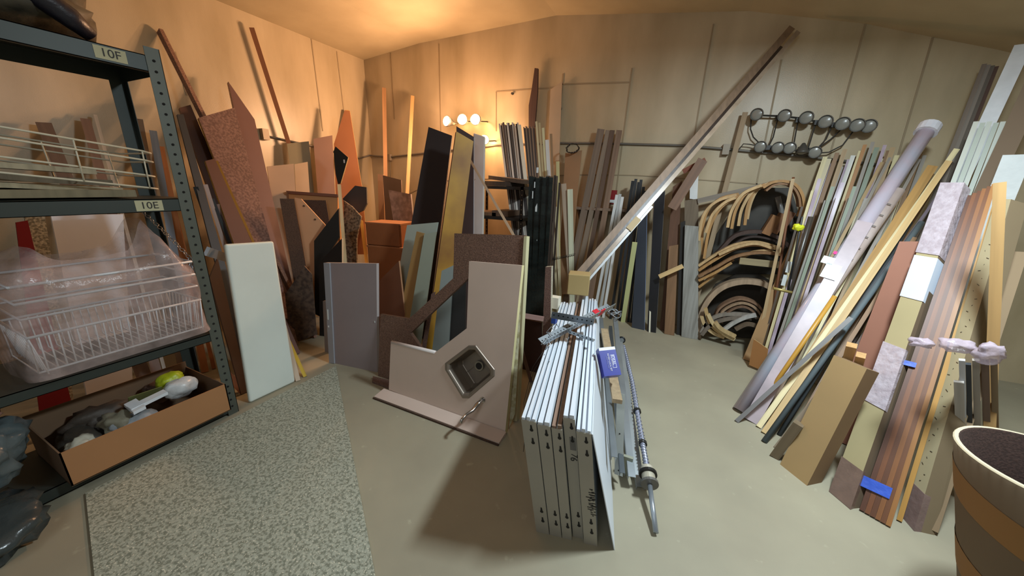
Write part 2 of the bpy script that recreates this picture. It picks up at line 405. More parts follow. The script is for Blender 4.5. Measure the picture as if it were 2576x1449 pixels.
def shelf(z, h=.065, board=True):
    mb = MB(); x0, x1, y0, y1 = SX - SD + .004, SX - .004, SY0 + .005, SY1 - .005
    mb.box((x0, y0, z - .004), (x1, y1, z)); mb.box((x1 - .003, y0, z - h), (x1, y1, z)); mb.box((x0, y0, z - h), (x0 + .003, y1, z))
    mb.box((x0, y0, z - h), (x1, y0 + .003, z)); mb.box((x0, y1 - .003, z - h), (x1, y1, z))
    mb.box((x1 - .03, y0, z - h), (x1, y1, z - h + .003))
    return mb.link('shelf', mat('#343b37', 'flat', .45, .2), su)
shelf(2.13, .075); s2 = shelf(1.425, .068); shelf(.60, .05); shelf(.075, .06)
for z, t, y in ((2.093, '10F', .90), (1.391, '10E', .90)):
    tg = MB().box((SX - .0035, y - .055, z - .027), (SX - .002, y + .055, z + .027)).link('shelf_tag', mat('#b9b593', 'flat', .7), su)
    tg['label'] = 'small paper tag reading ' + t
    text(t, 'tag_writing', frame_m((SX - .0012, y, z), (0, 1, 0), (0, 0, 1)), .05, mat('#26231f'), tg)
# black sack and roll on the top shelf
o = blob('plastic_sack', (SX - .22, .42, 2.27), (.22, .50, .15), mat('#5c5442', 'crumple', .6, 0, '#2e2a22', 9), amp=.3, seed=3, flat=.93)
setp(o, 'mottled brown sack slumped on the top shelf of the steel unit', 'sack')
o = MB().tube([(SX - .02, .1, 2.36), (SX - .015, .35, 2.42), (SX - .015, .6, 2.34), (SX - .02, .8, 2.21), (SX - .04, .86, 2.16)], [.03, .045, .05, .045, .03], 12).link('hose', mat('#1b1a26', 'crumple', .4), smooth=True)
setp(o, 'thick dark blue hose arching over the sack on the top shelf', 'hose')
# wire basket on 10E shelf
wb_ = empty('wire_basket', V((SX - .2, .3, 1.43)), 'off-white wire basket tray on the shelf tagged 10E', 'basket')
M_wire = mat('#cfc8b0', 'flat', .4); mb = MB()
def loop(mb, x0, x1, y0, y1, z, r, n=6):
    mb.tube([(x0, y0, z), (x1, y0, z), (x1, y1 - .05, z), (x1 - .05, y1, z), (x0, y1, z), (x0, y0 + .001, z)], r, n)
TL = lambda p: V((p[0], p[1], p[2] + .13 * (.98 - p[1])))
for z in (1.66, 1.615, 1.54, 1.475): loop(mb, SX - .43, SX - .015 - (.02 if z < 1.6 else 0), -.35, .98, z, .005)
mb.v = [TL(p) for p in mb.v]
mb.link('wire_rim', M_wire, wb_, smooth=True)
for y in (-.3, -.05, .2, .45, .7, .93): MB().tube([TL(p) for p in [(SX - .015, y, 1.66), (SX - .03, y, 1.475), (SX - .4, y, 1.465), (SX - .43, y, 1.66)]], .0035, 6).link('wire_rib', M_wire, wb_, smooth=True)
for i, (z, h, dx, c, lab) in enumerate([(1.435, .035, .0, '#8b7f63', 'weathered brown timber offcut, lowest in the basket tray'), (1.486, .022, -.03, '#b3a98c', 'pale warped plank in the basket tray above the lowest offcut'),
                                 (1.513, .03, -.01, '#6d6350', 'dark grey plank in the middle of the basket tray'), (1.565, .025, -.05, '#b5ab8f', 'faded cream board lying on top in the basket tray')]):
    o = MB().obox((SX - .22 + dx, .30 + .04 * i, z + h / 2), (.16 - .02 * i, 0, 0), (.0, .58 - .07 * i, -.06 * (.58 - .07 * i) * min(i, 1)), (0, 0, h / 2)).link('timber_offcut', mat(c, 'wood', .8))
    setp(o, lab, 'plank', 'planks in the basket tray')
# white bin basket in plastic bag
bk = empty('wire_bin', V((SX + .02, .6, .62)), 'white wire bin wrapped in clear plastic on the lower shelf', 'basket')
M_ww = mat('#d4d8dc', 'flat', .35)
bx0, bx1, by0, by1 = SX - .36, SX + .05, .37, 1.00
mb = MB()
for z, r in ((1.075, .0065), (1.0, .0065), (.93, .0055), (.845, .0065)): mb.tube([(bx0, by0, z), (bx1, by0, z), (bx1, by1, z), (bx0, by1, z), (bx0, by0, z)], r, 8)
mb.link('wire_rim', M_ww, bk, smooth=True)
mb = MB()
for i in range(23):
    y = by0 + (by1 - by0) * i / 22; mb.tube([(bx1, y, .845), (bx1 - .035, y, .665), (bx0, y, .66), (bx0, y, .845)], .0032, 5)
for i in range(11):
    x = bx0 + (bx1 - bx0) * i / 10
    for y in (by0, by1): mb.tube([(x, y, .845), (x, y + (.02 if y == by0 else -.02), .66)], .003, 5)
mb.tube([(bx1 - .035, by0, .665), (bx1 - .035, by1, .665)], .005, 6)
mb.link('wire_rib', M_ww, bk, smooth=True)
def film_mat(name, h, op, rough=.18):
    m = bpy.data.materials.new(name); m.use_nodes = True; nt = m.node_tree; b = nt.nodes['Principled BSDF']
    b.inputs['Base Color'].default_value = rgb(h); b.inputs['Roughness'].default_value = rough
    tc = nt.nodes.new('ShaderNodeTexCoord'); nz = nt.nodes.new('ShaderNodeTexNoise'); nz.inputs['Scale'].default_value = 9; nz.inputs['Detail'].default_value = 6
    nt.links.new(tc.outputs['Object'], nz.inputs['Vector'])
    mr = nt.nodes.new('ShaderNodeMapRange'); mr.inputs[1].default_value = .3; mr.inputs[2].default_value = .75; mr.inputs[3].default_value = op[0]; mr.inputs[4].default_value = op[1]
    nt.links.new(nz.outputs['Fac'], mr.inputs[0]); nt.links.new(mr.outputs[0], b.inputs['Alpha'])
    bp = nt.nodes.new('ShaderNodeBump'); bp.inputs['Strength'].default_value = .9; bp.inputs['Distance'].default_value = .02
    nt.links.new(nz.outputs['Fac'], bp.inputs['Height']); nt.links.new(bp.outputs[0], b.inputs['Normal'])
    return m
FILM = film_mat('clear_film', '#cfb9b4', (.16, .58))
def cloth_bag(x0, x1, y0, y1, z0, z1, name, parent, mt, tufts):
    from mathutils import noise
    vs, fs = [], []; N, K = 44, 12
    for k in range(K + 1):
        t = k / K
        for i in range(N):
            a = 6.2832 * i / N; cx, sy_ = math.cos(a), math.sin(a)
            qx = math.copysign(abs(cx) ** .35, cx); qy = math.copysign(abs(sy_) ** .35, sy_)
            sh = 1.0 if t < .8 else 1 - (t - .8) * 2.2
            x = (x0 + x1) / 2 + qx * (x1 - x0) / 2 * sh; y = (y0 + y1) / 2 + qy * (y1 - y0) / 2 * sh
            z = z0 + (z1 - z0) * t
            for (ty, th, tw) in tufts: z += th * math.exp(-((y - ty) / tw) ** 2) * t ** 3
            d = noise.noise(V((x * 9, y * 9, z * 9))) * .022
            vs.append(V((x + qx * d, y + qy * d, z)))
    for k in range(K):
        for i in range(N): fs.append((k * N + i, k * N + (i + 1) % N, (k + 1) * N + (i + 1) % N, (k + 1) * N + i))
    return link(name, vs, fs, mt, parent, smooth=True)
o = cloth_bag(bx0 - .02, bx1 + .03, by0 - .05, by1 + .03, .64, 1.15, 'plastic_wrap', bk, FILM, [(.88, .17, .07), (.44, .1, .06)])
# white panel standing behind the shelf
panel('white_sheet', 'bluish white sheet standing behind the steel shelving, seen above the wire bin', 'sheet', [(128, 540), (310, 540), (316, 645), (150, 650)], (-3.35, .8, 0), 90, 6, .02, mat('#e3e8f2', 'flat', .5), ext=True)
panel('cream_sheet', 'cream sheet with dark flecks behind the shelving, next to the red cloth', 'sheet', [(60, 535), (112, 535), (130, 650), (85, 655)], (-3.32, .45, 0), 90, 6, .02, mat('#d7d1ba', 'chip', .6, 0, '#8a8672', 40))
panel('red_banner', 'dark red cloth hanging behind the steel shelving', 'cloth', [(40, 560), (70, 555), (88, 630), (50, 640)], (-3.26, .3, 0), 90, 6, .012, mat('#8f1a22', 'flat', .8))
# ---- cardboard box on the bottom shelf
cb = empty('cardboard_box', V((SX - .1, .64, .08)), 'low open cardboard box of scrap on the bottom shelf', 'box')
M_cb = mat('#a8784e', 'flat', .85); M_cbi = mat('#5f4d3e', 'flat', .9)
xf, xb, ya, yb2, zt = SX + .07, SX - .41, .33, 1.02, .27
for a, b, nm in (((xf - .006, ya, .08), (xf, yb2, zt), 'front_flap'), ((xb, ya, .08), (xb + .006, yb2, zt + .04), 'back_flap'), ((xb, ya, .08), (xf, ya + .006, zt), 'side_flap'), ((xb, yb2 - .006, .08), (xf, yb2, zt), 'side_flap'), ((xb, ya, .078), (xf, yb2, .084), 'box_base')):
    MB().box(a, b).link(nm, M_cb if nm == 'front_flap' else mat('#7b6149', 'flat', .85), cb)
def scrap(name, label, cat, c, u, v, w, mt): return setp(MB().obox(c, u, v, w).link(name, mt), label, cat)
mb = MB(); c = V((SX - .04, .70, .29)); u1 = V((.05, .05, .0)); u2 = V((-.08, .08, .03))
mb.obox(c - V((.03, .055, 0)), (.07, -.004, 0), (.0, .026, 0.004), (0, 0, .009)); mb.obox(c + V((-.02, .0, .01)), (.0, .08, 0.01), (.026, .0, 0), (0, 0, .009))
setp(mb.link('corner_bracket', mat('#e8eef2', 'flat', .4)), 'white angled corner moulding lying on the scrap in the cardboard box', 'moulding')
o = blob('plastic_bottle', (SX - .13, .87, .27), (.06, .09, .06), mat('#d3d6d6', 'crumple', .3), amp=.25, seed=5); setp(o, 'crumpled white bag with a yellow-green top in the cardboard box', 'bag')
blob('bag_top', (SX - .22, .86, .30), (.05, .07, .05), mat('#b7c327', 'crumple', .4), o, amp=.3, seed=8)
scrap('card_flap', 'olive cardboard flap standing up in the scrap box', 'cardboard', (SX - .17, .72, .27), (.01, .07, .0), (.03, 0, .05), (.002, 0, -.001), mat('#6c6f3f', 'flat', .8))
for i, (dx, y, z, r, c_, lab, cat) in enumerate([(-.06, .42, .2, (.05, .05, .04), '#c9c6b4', 'crumpled pale paper ball in the near corner of the scrap box', 'paper'), (-.12, .58, .22, (.09, .07, .05), '#8b8672', 'torn grey-green paper wad in the middle of the scrap box', 'paper'),
                                      (-.06, .62, .19, (.08, .1, .06), '#9aa0a4', 'clear crinkled plastic film in the scrap box under the corner moulding', 'film'), (-.28, .55, .2, (.1, .13, .07), '#4b423a', 'dark brown crumpled wrapping along the back of the scrap box', 'wrapping'),
                                      (-.3, .85, .22, (.08, .1, .06), '#7c6357', 'pinkish brown paper scraps at the far back of the box', 'paper'), (-.2, .45, .17, (.12, .08, .05), '#3f3a33', 'black-brown rag in the box behind the pale paper ball', 'rag')]):
    o = blob('scrap_wad', (SX + dx, y, z), r, mat(c_, 'crumple', .6), amp=.5, seed=i * 3 + 2, sub=3); setp(o, lab, cat)
# bags on the floor at bottom left
for i, (x, y, z, r, c_, lab) in enumerate([(-2.42, .02, .10, (.2, .2, .11), '#3a4243', 'dark grey plastic bag on the floor in front of the shelving'), (-2.25, -.25, .09, (.25, .2, .10), '#4c5553', 'shiny grey plastic bag at the edge of the speckled sheet'),
                                       (-2.62, .1, .34, (.14, .18, .16), '#566062', 'clear silvery plastic bag on the bottom shelf beside the scrap box'), (-2.66, .15, .52, (.1, .1, .06), '#8d6a5c', 'pinkish bundle above the silvery bag on the shelf')]):
    o = blob('plastic_bag', (x, y, z), r, mat(c_, 'crumple', .25, 0, None, 10), amp=.45, seed=i + 20, sub=4, flat=.85); setp(o, lab, 'bag')
# chain
mb = MB(); P = [V((SX - .45, 1.0, 1.36)), V((SX - .3, 1.02, 1.25)), V((SX - .15, 1.02, 1.17)), V((SX - .03, 1.03, 1.08)), V((SX - .01, 1.02, 1.0))]
for a, b in zip(P, P[1:]):
    n = 5
    for k in range(n):
        q = a.lerp(b, (k + .5) / n); d = (b - a).normalized() * .018; s_ = V((.008, 0, .006)) if k % 2 else V((0, .009, 0))
        mb.tube([q - d, q - d * .4 + s_, q + d * .4 + s_, q + d, q + d * .4 - s_, q - d * .4 - s_, q - d], .0025, 5)
setp(mb.link('chain', M_steel, smooth=True), 'thin steel chain hanging inside the shelving above the wire bin', 'chain')

# ---- speckled sheet on the floor
pts = [fl(215, 1240, .012), fl(845, 920, .012), fl(925, 1345, .012), fl(948, 1470, .012), fl(240, 1470, .012)]
setp(MB().prism(pts, V((0, 0, -.012))).link('speckled_sheet', mat('#a9ac9b', 'speck', .7, 0, '#7c8070', 70)), 'speckled grey-green stone-look sheet lying flat on the floor beside the shelving', 'sheet')

# ---- white board with rounded edge
def rounded_board(name, label, cat, poly, foot, azd, lean, th, mf, me, r=.03, side=0):
    pts, n = hit(poly, foot, azd, lean)
    if min(p.z for p in pts) - n.z * th < 0:
        for p in pts: p.z += n.z * th
    o = MB().prism(pts, -n * th, 0, 1, 1).link(name, [mf, me])
    bv = o.modifiers.new('round', 'BEVEL'); bv.width = min(r, th * .48); bv.segments = 4; bv.limit_method = 'ANGLE'
    return setp(o, label, cat)
rounded_board('white_worktop', 'long white laminate worktop leaning by the steel shelving, foot at the speckled sheet', 'worktop', [(566, 616), (690, 608), (745, 965), (630, 1020)], (-2.575, 1.3, 0), 88, 9, .035, mat('#dbe3da', 'flat', .4), mat('#d2d8cd', 'flat', .5))
stick('yellow_strip', 'yellow edged timber strip leaning behind the white worktop', 'timber', ('f', 768, 948), ('x', 700, 800, -2.95), 9, .02, mat('#d0b038', 'wood'))
stick('pale_strip', 'pale timber strip leaning behind the white worktop, next to the yellow one', 'timber', ('f', 750, 958), ('x', 715, 820, -2.8), 12, .02, M_beige)
panel('brown_sheet', 'shadowed brown sheet leaning between the shelving and the white worktop', 'sheet', [(528, 700), (548, 650), (632, 1010), (615, 1020)], (-2.75, 1.15, 0), 88, 14, .02, mat('#6b5444', 'flat', .7))
stick('frame_rail', 'orange-brown timber rail low behind the shelving post', 'timber', ('f', 612, 985), ('x', 560, 930, -2.9), 22, .02, M_orange)
stick('steel_rail', 'grey steel rail joining the shelving post to the white worktop', 'rail', ('x', 520, 632, -2.75), ('x', 568, 648, -2.95), 22, .02, M_galv)

# ================================================================== BOARDS LEANING ON THE LEFT WALL
def lw(name, label, cat, poly, th, mf, me=None, fx=-3.2, fy=2.2, lean=24, azd=86, **k):
    return panel(name, label, cat, poly, (fx, fy, 0), azd, lean, th, mf, me, **k)
stick('tall_sheet', 'tallest pinkish plywood sheet seen edge-on, reaching high on the wall behind the shelving', 'sheet', ('f', 790, 850), ('x', 402, 78, -4.55), 10, .03, mat('#a07a66', 'chip', .8, 0, '#7b5a4a', 50), face=(0, 1, .0))
lw('black_sheet', 'black sheet leaning close behind the shelving post', 'sheet', [(446, 290), (462, 290), (560, 640), (538, 645)], .02, M_char, fx=-3.05, fy=1.75, lean=20)
lw('dark_worktop', 'dark brown worktop with a rounded light edge, behind the mottled chipboard', 'worktop', [(452, 275), (480, 267), (655, 680), (600, 690)], .03, mat('#4a3028', 'flat', .6), mat('#8d6a55', 'chip'), fx=-3.3, fy=2.0)
lw('mottled_chipboard', 'large mottled brown chipboard sheet leaning on the far wall between two narrow strips', 'chipboard', [(500, 300), (591, 274), (703, 690), (655, 700)], .03, mat('#8a6c62', 'chip', .8, 0, '#6a5048', 25), mat('#c49a50', 'chip'), fx=-3.15, fy=2.3)
lw('purple_brown_sheet', 'purple-brown sheet with a slanting cut top, taller than the chipboard next to it', 'sheet', [(575, 209), (641, 304), (742, 745), (690, 745)], .035, mat('#6c504c', 'flat', .6), mat('#c9a48c', 'chip'), fx=-3.25, fy=2.55)
lw('yellow_edged_board', 'short brown board with a yellow edge in front of the mottled chipboard', 'board', [(517, 408), (541, 402), (668, 690), (615, 690)], .025, mat('#5c3c30', 'flat', .6), mat('#c79b3a', 'chip'), fx=-2.98, fy=1.95)
stick('white_strip', 'thin white strip in front of the purple-brown sheet', 'strip', ('f', 760, 850), ('x', 608, 281, -4.3), 8, .01, mat('#d9b79c', 'flat'))
stick('ochre_strip', 'thin ochre strip along the mottled chipboard', 'strip', ('f', 752, 862), ('x', 545, 405, -3.85), 6, .01, mat('#b8862c', 'flat'))
stick('pink_lath', 'short pale pink lath low beside the shelving post', 'lath', ('f', 640, 860), ('x', 517, 464, -3.6), 10, .012, mat('#d3b8ac', 'flat'))
stick('black_lath', 'black lath between the shelving post and the pale pink lath', 'lath', ('f', 632, 880), ('x', 492, 470, -3.6), 12, .02, M_black)
stick('grey_pink_lath', 'wide greyish pink lath, the shortest beside the yellow edged board', 'lath', ('f', 690, 850), ('x', 552, 513, -3.6), 15, .015, mat('#a08074', 'flat'))
stick('dark_grey_lath', 'dark grey lath squeezed next to the greyish pink lath', 'lath', ('f', 672, 862), ('x', 535, 500, -3.6), 8, .015, M_char)
lw('beige_sheet', 'beige laminate sheet against the wall, next to the tall rounded edge', 'sheet', [(672, 420), (739, 413), (765, 800), (725, 800)], .02, mat('#b79c80', 'flat', .6), mat('#e2cfae', 'flat'), fx=-3.45, fy=2.8, lean=14, azd=70)
lw('cream_offcut', 'cream board with a bright edge just behind the beige laminate sheet', 'board', [(741, 414), (774, 408), (790, 640), (752, 640)], .02, mat('#c2a98a', 'flat', .6), mat('#f0e0b8', 'flat'), fx=-3.65, fy=3.0, lean=12, azd=60)
lw('grey_green_sheet', 'grey-green sheet with a pale edge against the wall under the conduit', 'sheet', [(722, 362), (777, 356), (806, 640), (760, 640)], .02, mat('#8d8468', 'flat', .6), mat('#efdcb4', 'flat'), fx=-3.95, fy=3.2, lean=9, azd=60)
lw('pink_brown_sheet', 'pinkish brown rectangular sheet standing beside the rust triangle', 'sheet', [(788, 350), (836, 341), (850, 640), (812, 640)], .02, mat('#9c7a68', 'flat', .6), mat('#b08a70', 'flat'), fx=-3.7, fy=3.3, lean=9, azd=50)
lw('rust_sheet', 'rust brown triangular-topped sheet with a yellow strip along its edge', 'sheet', [(867, 277), (880, 279), (912, 480), (925, 640), (850, 640), (840, 362)], .02, mat('#a96f48', 'flat', .55), mat('#d9ac6a', 'flat'), fx=-3.55, fy=3.6, lean=10, azd=40, ext=False)
stick('yellow_lath', 'bright yellow lath along the sloping edge of the rust sheet', 'lath', ('f', 935, 760), ('x', 874, 278, -4.5), 8, .02, mat('#e0b45e', 'wood'))
panel('black_kite_board', 'small black kite-shaped board balanced on the slim upright batten', 'board', [(844, 368), (876, 396), (857, 461), (850, 463), (844, 437), (839, 381)], (-3.15, 2.9, 0), 30, 10, .02, mat('#14130f', 'flat', .5), mat('#b29a6c', 'chip'), ext=False)
MB().obox(onplane(866, 406, V((-3.15, 2.9, 0)), nrm(30, 10)) + nrm(30, 10) * .003, (.006, .003, 0), (0, 0, .018), (.001, -.002, 0)).link('paper_sticker', M_white)
bpy.data.objects['paper_sticker'].parent = bpy.data.objects['black_kite_board']; bpy.data.objects['paper_sticker'].location -= bpy.data.objects['black_kite_board'].location
stick('slim_batten', 'slim upright cream batten with a yellow edge under the black kite-shaped board', 'batten', ('f', 880, 800), ('y', 853, 464, 2.85), 9, .02, M_pineL)
lw('charcoal_hexagon', 'charcoal six-sided board at the top of the mottled heap', 'board', [(893, 467), (922, 471), (923, 512), (914, 529), (880, 545), (862, 500)], .025, mat('#3c3c3e', 'flat', .5), mat('#6d6656', 'chip'), fx=-3.0, fy=3.15, lean=8, azd=20, ext=False)
lw('mottled_offcut', 'dark mottled offcut with splashes under the charcoal hexagon', 'board', [(864, 505), (885, 520), (908, 545), (897, 600), (897, 800), (870, 800)], .025, mat('#463a2e', 'chip', .8, 0, '#8a7a64', 18), None, fx=-2.95, fy=2.98, lean=6, azd=20, ext=False)
cabp, n_ = hit([(726, 487), (849, 496), (852, 700), (742, 700)], (-3.3, 2.85, 0), 40, 4)
e = empty('tan_cabinet', V((cabp[2] + cabp[3]) / 2), 'tan cabinet carcass with a brown top rail behind the clipped cream panel', 'cabinet')
MB().prism(cabp, -n_ * .25).link('cabinet_body', mat('#c08a56', 'flat', .6), e)
rp = [onplane(x, y, cabp[0], n_) for x, y in [(721, 480), (850, 489), (850, 496), (725, 487)]]
MB().prism([p + n_ * .02 for p in rp], -n_ * .27).link('top_rail', mat('#7a4c34', 'flat', .5), e)
lw('dark_triangle', 'dark mottled triangular offcut leaning on the tan cabinet', 'board', [(760, 503), (820, 504), (828, 552), (826, 640), (790, 640)], .012, M_chipd, None, fx=-3.2, fy=2.82, lean=4, azd=40, ext=False, lift=.01)
o = lw('clipped_board', 'cream-orange board with a clipped corner and two knob holes', 'board', [(741, 497), (757, 500), (818, 566), (805, 610), (806, 790), (790, 790)], .03, mat('#dba77c', 'flat', .5), mat('#c49b74', 'flat'), fx=-3.0, fy=2.62, lean=6, azd=40, ext=False)
for x, y in ((765, 518), (793, 552)):
    c = onplane(x, y, V((-3.0, 2.62, 0)), nrm(40, 6)); q = MB().tube([c, c + nrm(40, 6) * .012], .009, 8).link('knob', mat('#5a4432', 'flat'), o)
lw('mottled_board', 'narrow mottled chipboard board between the beige sheet and the clipped panel', 'board', [(704, 501), (740, 502), (792, 800), (755, 800)], .03, M_chipd, M_chipl, fx=-3.05, fy=2.5, lean=12, azd=60)
lw('black_trapezoid', 'black board with a sloping top in front of the clipped panel', 'board', [(852, 524), (854, 596), (826, 640), (812, 800), (792, 790), (790, 606)], .02, mat('#232320', 'flat', .5), mat('#5a4630', 'flat'), fx=-2.85, fy=2.5, lean=5, azd=25, ext=False)
lw('white_edged_black', 'black board with a thin white cut edge behind the grey worktop', 'board', [(860, 600), (862, 855), (806, 858), (802, 662)], .02, mat('#1b1714', 'flat', .6), mat('#cfc0a4', 'flat'), fx=-2.75, fy=2.3, lean=3, azd=15, ext=False)
lw('stained_offcut', 'dark stained offcut with a jagged peak standing on the floor behind the white worktop', 'board', [(766, 669), (785, 690), (797, 841), (750, 859), (724, 807), (717, 741)], .02, mat('#3b2c24', 'chip', .8, 0, '#5d4a3c', 12), M_chipl, fx=-3.1, fy=2.1, lean=4, azd=50, ext=False)
lw('narrow_grey_board', 'narrow grey board next to the grey worktop with a chewed edge', 'board', [(812, 758), (823, 757), (832, 905), (818, 900)], .02, mat('#8b8480', 'flat'), None, fx=-2.72, fy=1.98, lean=3, azd=10)
stick('brown_pole', 'long brown timber pole leaning on the wall above the beige sheet', 'pole', ('f', 800, 720), ('x', 633, 70, -4.5), 11, .03, mat('#8a5a38', 'wood'))
stick('pinewood_batten', 'tall pale batten leaning by the room corner', 'batten', ('f', 975, 735), ('y', 966, 222, 4.33), 10, .03, mat('#b78a5e', 'wood'))
stick('pinewood_batten', 'tall thin batten leaning halfway between the corner and the lit lamps', 'batten', ('f', 1010, 750), ('y', 1038, 242, 4.33), 9, .03, mat('#cfa56c', 'wood'))
lw('pale_edged_board', 'tall board seen by its pale edge beside the room corner', 'board', [(950, 438), (963, 440), (972, 620), (955, 620)], .03, mat('#b08f74', 'flat'), None, fx=-3.3, fy=3.9, lean=6, azd=10)
lw('brown_grey_sheet', 'grey-brown sheet with a dark lower half standing in the room corner', 'sheet', [(963, 441), (1009, 453), (1016, 640), (975, 640)], .02, mat('#6d5a4c', 'flat', .6), None, fx=-3.2, fy=3.75, lean=6, azd=10)
lw('marbled_sheet', 'white marbled sheet leaning between the corner and the black slab', 'sheet', [(977, 478), (1033, 489), (1048, 640), (1003, 640)], .025, mat('#b79c8e', 'flat', .5, 0, '#8a7468', 14), mat('#8a7f7a', 'flat'), fx=-2.9, fy=3.5, lean=8, azd=5)
# cabinets
def cabinet(name, label, c, yaw, w, d, h, mt, z=0, lip=True):
    a = math.radians(yaw); u = V((math.cos(a), math.sin(a), 0)); v = V((-math.sin(a), math.cos(a), 0)); c = V(c)
    e = empty(name, V((c.x, c.y, z)), label, 'cabinet')
    t = .018; zc = z + h / 2
    MB().obox(c + V((0, 0, zc)) + v * d / 2, u * w / 2, v * t / 2, V((0, 0, h / 2))).link('back', mt, e)
    for s in (-1, 1): MB().obox(c + V((0, 0, zc)) + u * s * (w / 2), u * t / 2, v * d / 2, V((0, 0, h / 2))).link('side', mt, e)
    MB().obox(c + V((0, 0, z + h - t / 2)), u * (w / 2 + .01), v * (d / 2 + .01), V((0, 0, t / 2))).link('cabinet_top', mat('#a5714c', 'flat', .5), e)
    MB().obox(c + V((0, 0, z + t / 2)), u * w / 2, v * d / 2, V((0, 0, t / 2))).link('cabinet_base', mt, e)
    dd = MB().obox(c + V((0, 0, zc)) - v * (d / 2 + t / 2 + .002), u * (w / 2 - .005), v * t / 2, V((0, 0, h / 2 - .01))).link('door', mat('#99603a', 'flat', .5), e)
    return e
cabinet('brown_cabinet', 'lower brown cabinet standing behind the grey worktop, beneath the smaller one', (-2.86, 3.02, 0), 10, .50, .36, .87, mat('#b0754a', 'flat', .6))
cabinet('brown_cabinet', 'small square-fronted brown cabinet standing on the lower cabinet', (-2.92, 3.0, 0), 10, .42, .28, .25, mat('#a8683c', 'flat', .6), z=.87)
lw('sloped_board', 'dark brown board with a sloping top standing in front of the cabinets', 'board', [(1003, 657), (1018, 790), (1010, 900), (955, 890), (951, 710)], .02, mat('#6e4733', 'flat', .6), mat('#b98a66', 'flat'), fx=-2.0, fy=2.3, lean=4, azd=5, ext=False)
# grey door
gp, gn = hit([(818, 661), (947, 663), (949, 934), (832, 917)], (-2.38, 1.88, 0), 8, 5)
e = empty('laminate_worktop', (gp[2] + gp[3]) / 2, 'grey laminate worktop standing upright behind the speckled sheet', 'worktop')
g = .04
MB().prism([p + V((0, 0, 0)) for p in gp], -gn * .03, 0, 1, 1).link('worktop_face', [mat('#978a8b', 'flat', .5), mat('#b5acab', 'flat')], e)
a, b = gp[0], gp[3]; ux = (gp[1] - gp[0]).normalized()
MB().prism([a - ux * .005, a + ux * .055, b + ux * .05, b - ux * .005], gn * .012).link('edge_strip', mat('#9d9fa6', 'flat', .4), e)
for t_, s_ in ((.5, .035), (.62, .006)):
    q = a.lerp(b, t_) + ux * .012 + gn * .014; MB().obox(q, ux * .006, (b - a).normalized() * s_ * 1.3, gn * .001).link('white_label', M_white, e)
q = gp[1].lerp(gp[2], .52) - ux * .02 + gn * .002; MB().obox(q, ux * .004, V((0, 0, .008)), gn * .001).link('white_label', M_white, e)

# ================================================================== CENTRE: SLABS
panel('black_slab', 'thick black slab with a chipboard edge leaning next to the yellow slab', 'slab', [(1078, 321), (1137, 343), (1085, 760), (1000, 760)], (-2.0, 2.75, 0), 28, 8, .045, mat('#2c211f', 'flat', .8), M_chipl)
panel('yellow_slab', 'thick yellow slab with a brown chipboard edge below the lit lamps', 'slab', [(1148, 332), (1191, 357), (1135, 800), (1082, 800)], (-1.72, 2.6, 0), 45, 6, .05, mat('#cfa032', 'flat', .5, 0, '#8a5e26', 1.5), M_chip)
panel('striped_sheet', 'dark sheet with pale stripes peeping out behind the yellow slab', 'slab', [(1148, 318), (1192, 345), (1190, 800), (1150, 800)], (-1.85, 3.05, 0), 20, 5, .03, mat('#4a3a38', 'flat', .5), mat('#cfd0d8', 'flat'))
rounded_board('small_white_sheet', 'small white sheet with a rounded corner beside the lowest lit lamp', 'sheet', [(1190, 334), (1220, 344), (1212, 800), (1178, 800)], (-1.8, 3.35, 0), 10, 4, .03, mat('#d3cbc6', 'flat', .5), M_cream)
panel('pale_green_board', 'pale green-grey board leaning in front of the black slab', 'board', [(1024, 567), (1101, 560), (1060, 800), (984, 790)], (-2.05, 2.38, 0), 10, 8, .02, mat('#a9b3a8', 'flat', .5), None)
panel('gold_trough', 'gold-brown moulded strip in front of the pale green board', 'board', [(1048, 583), (1066, 588), (1032, 800), (1004, 796)], (-1.98, 2.3, 0), 10, 8, .02, mat('#a3814f', 'flat', .45), None)
panel('green_trough_side', 'grey-green moulded strip with a hollow face beside the gold-brown one', 'board', [(1067, 590), (1098, 584), (1072, 770), (1032, 795)], (-1.9, 2.3, 0), 25, 8, .018, mat('#8d9180', 'flat', .45), None)
panel('grey_offcut', 'pale grey board seen through the gap of the brown worktop', 'board', [(1111, 682), (1141, 668), (1128, 890), (1086, 890)], (-1.5, 2.2, 0), 20, 6, .02, mat('#8c948f', 'flat', .5), mat('#5a5f5c', 'flat'))
panel('dark_offcut', 'blackish board seen through the gap beside the pale grey one', 'board', [(1145, 690), (1172, 690), (1170, 890), (1120, 890)], (-1.42, 2.28, 0), 20, 6, .02, mat('#2b2a28', 'flat', .5), None)
panel('slim_brown_board', 'slim brown board leaning in the gap below the yellow slab', 'board', [(1085, 740), (1094, 735), (1070, 880), (1060, 880)], (-1.62, 2.15, 0), 20, 6, .02, M_chip, None)
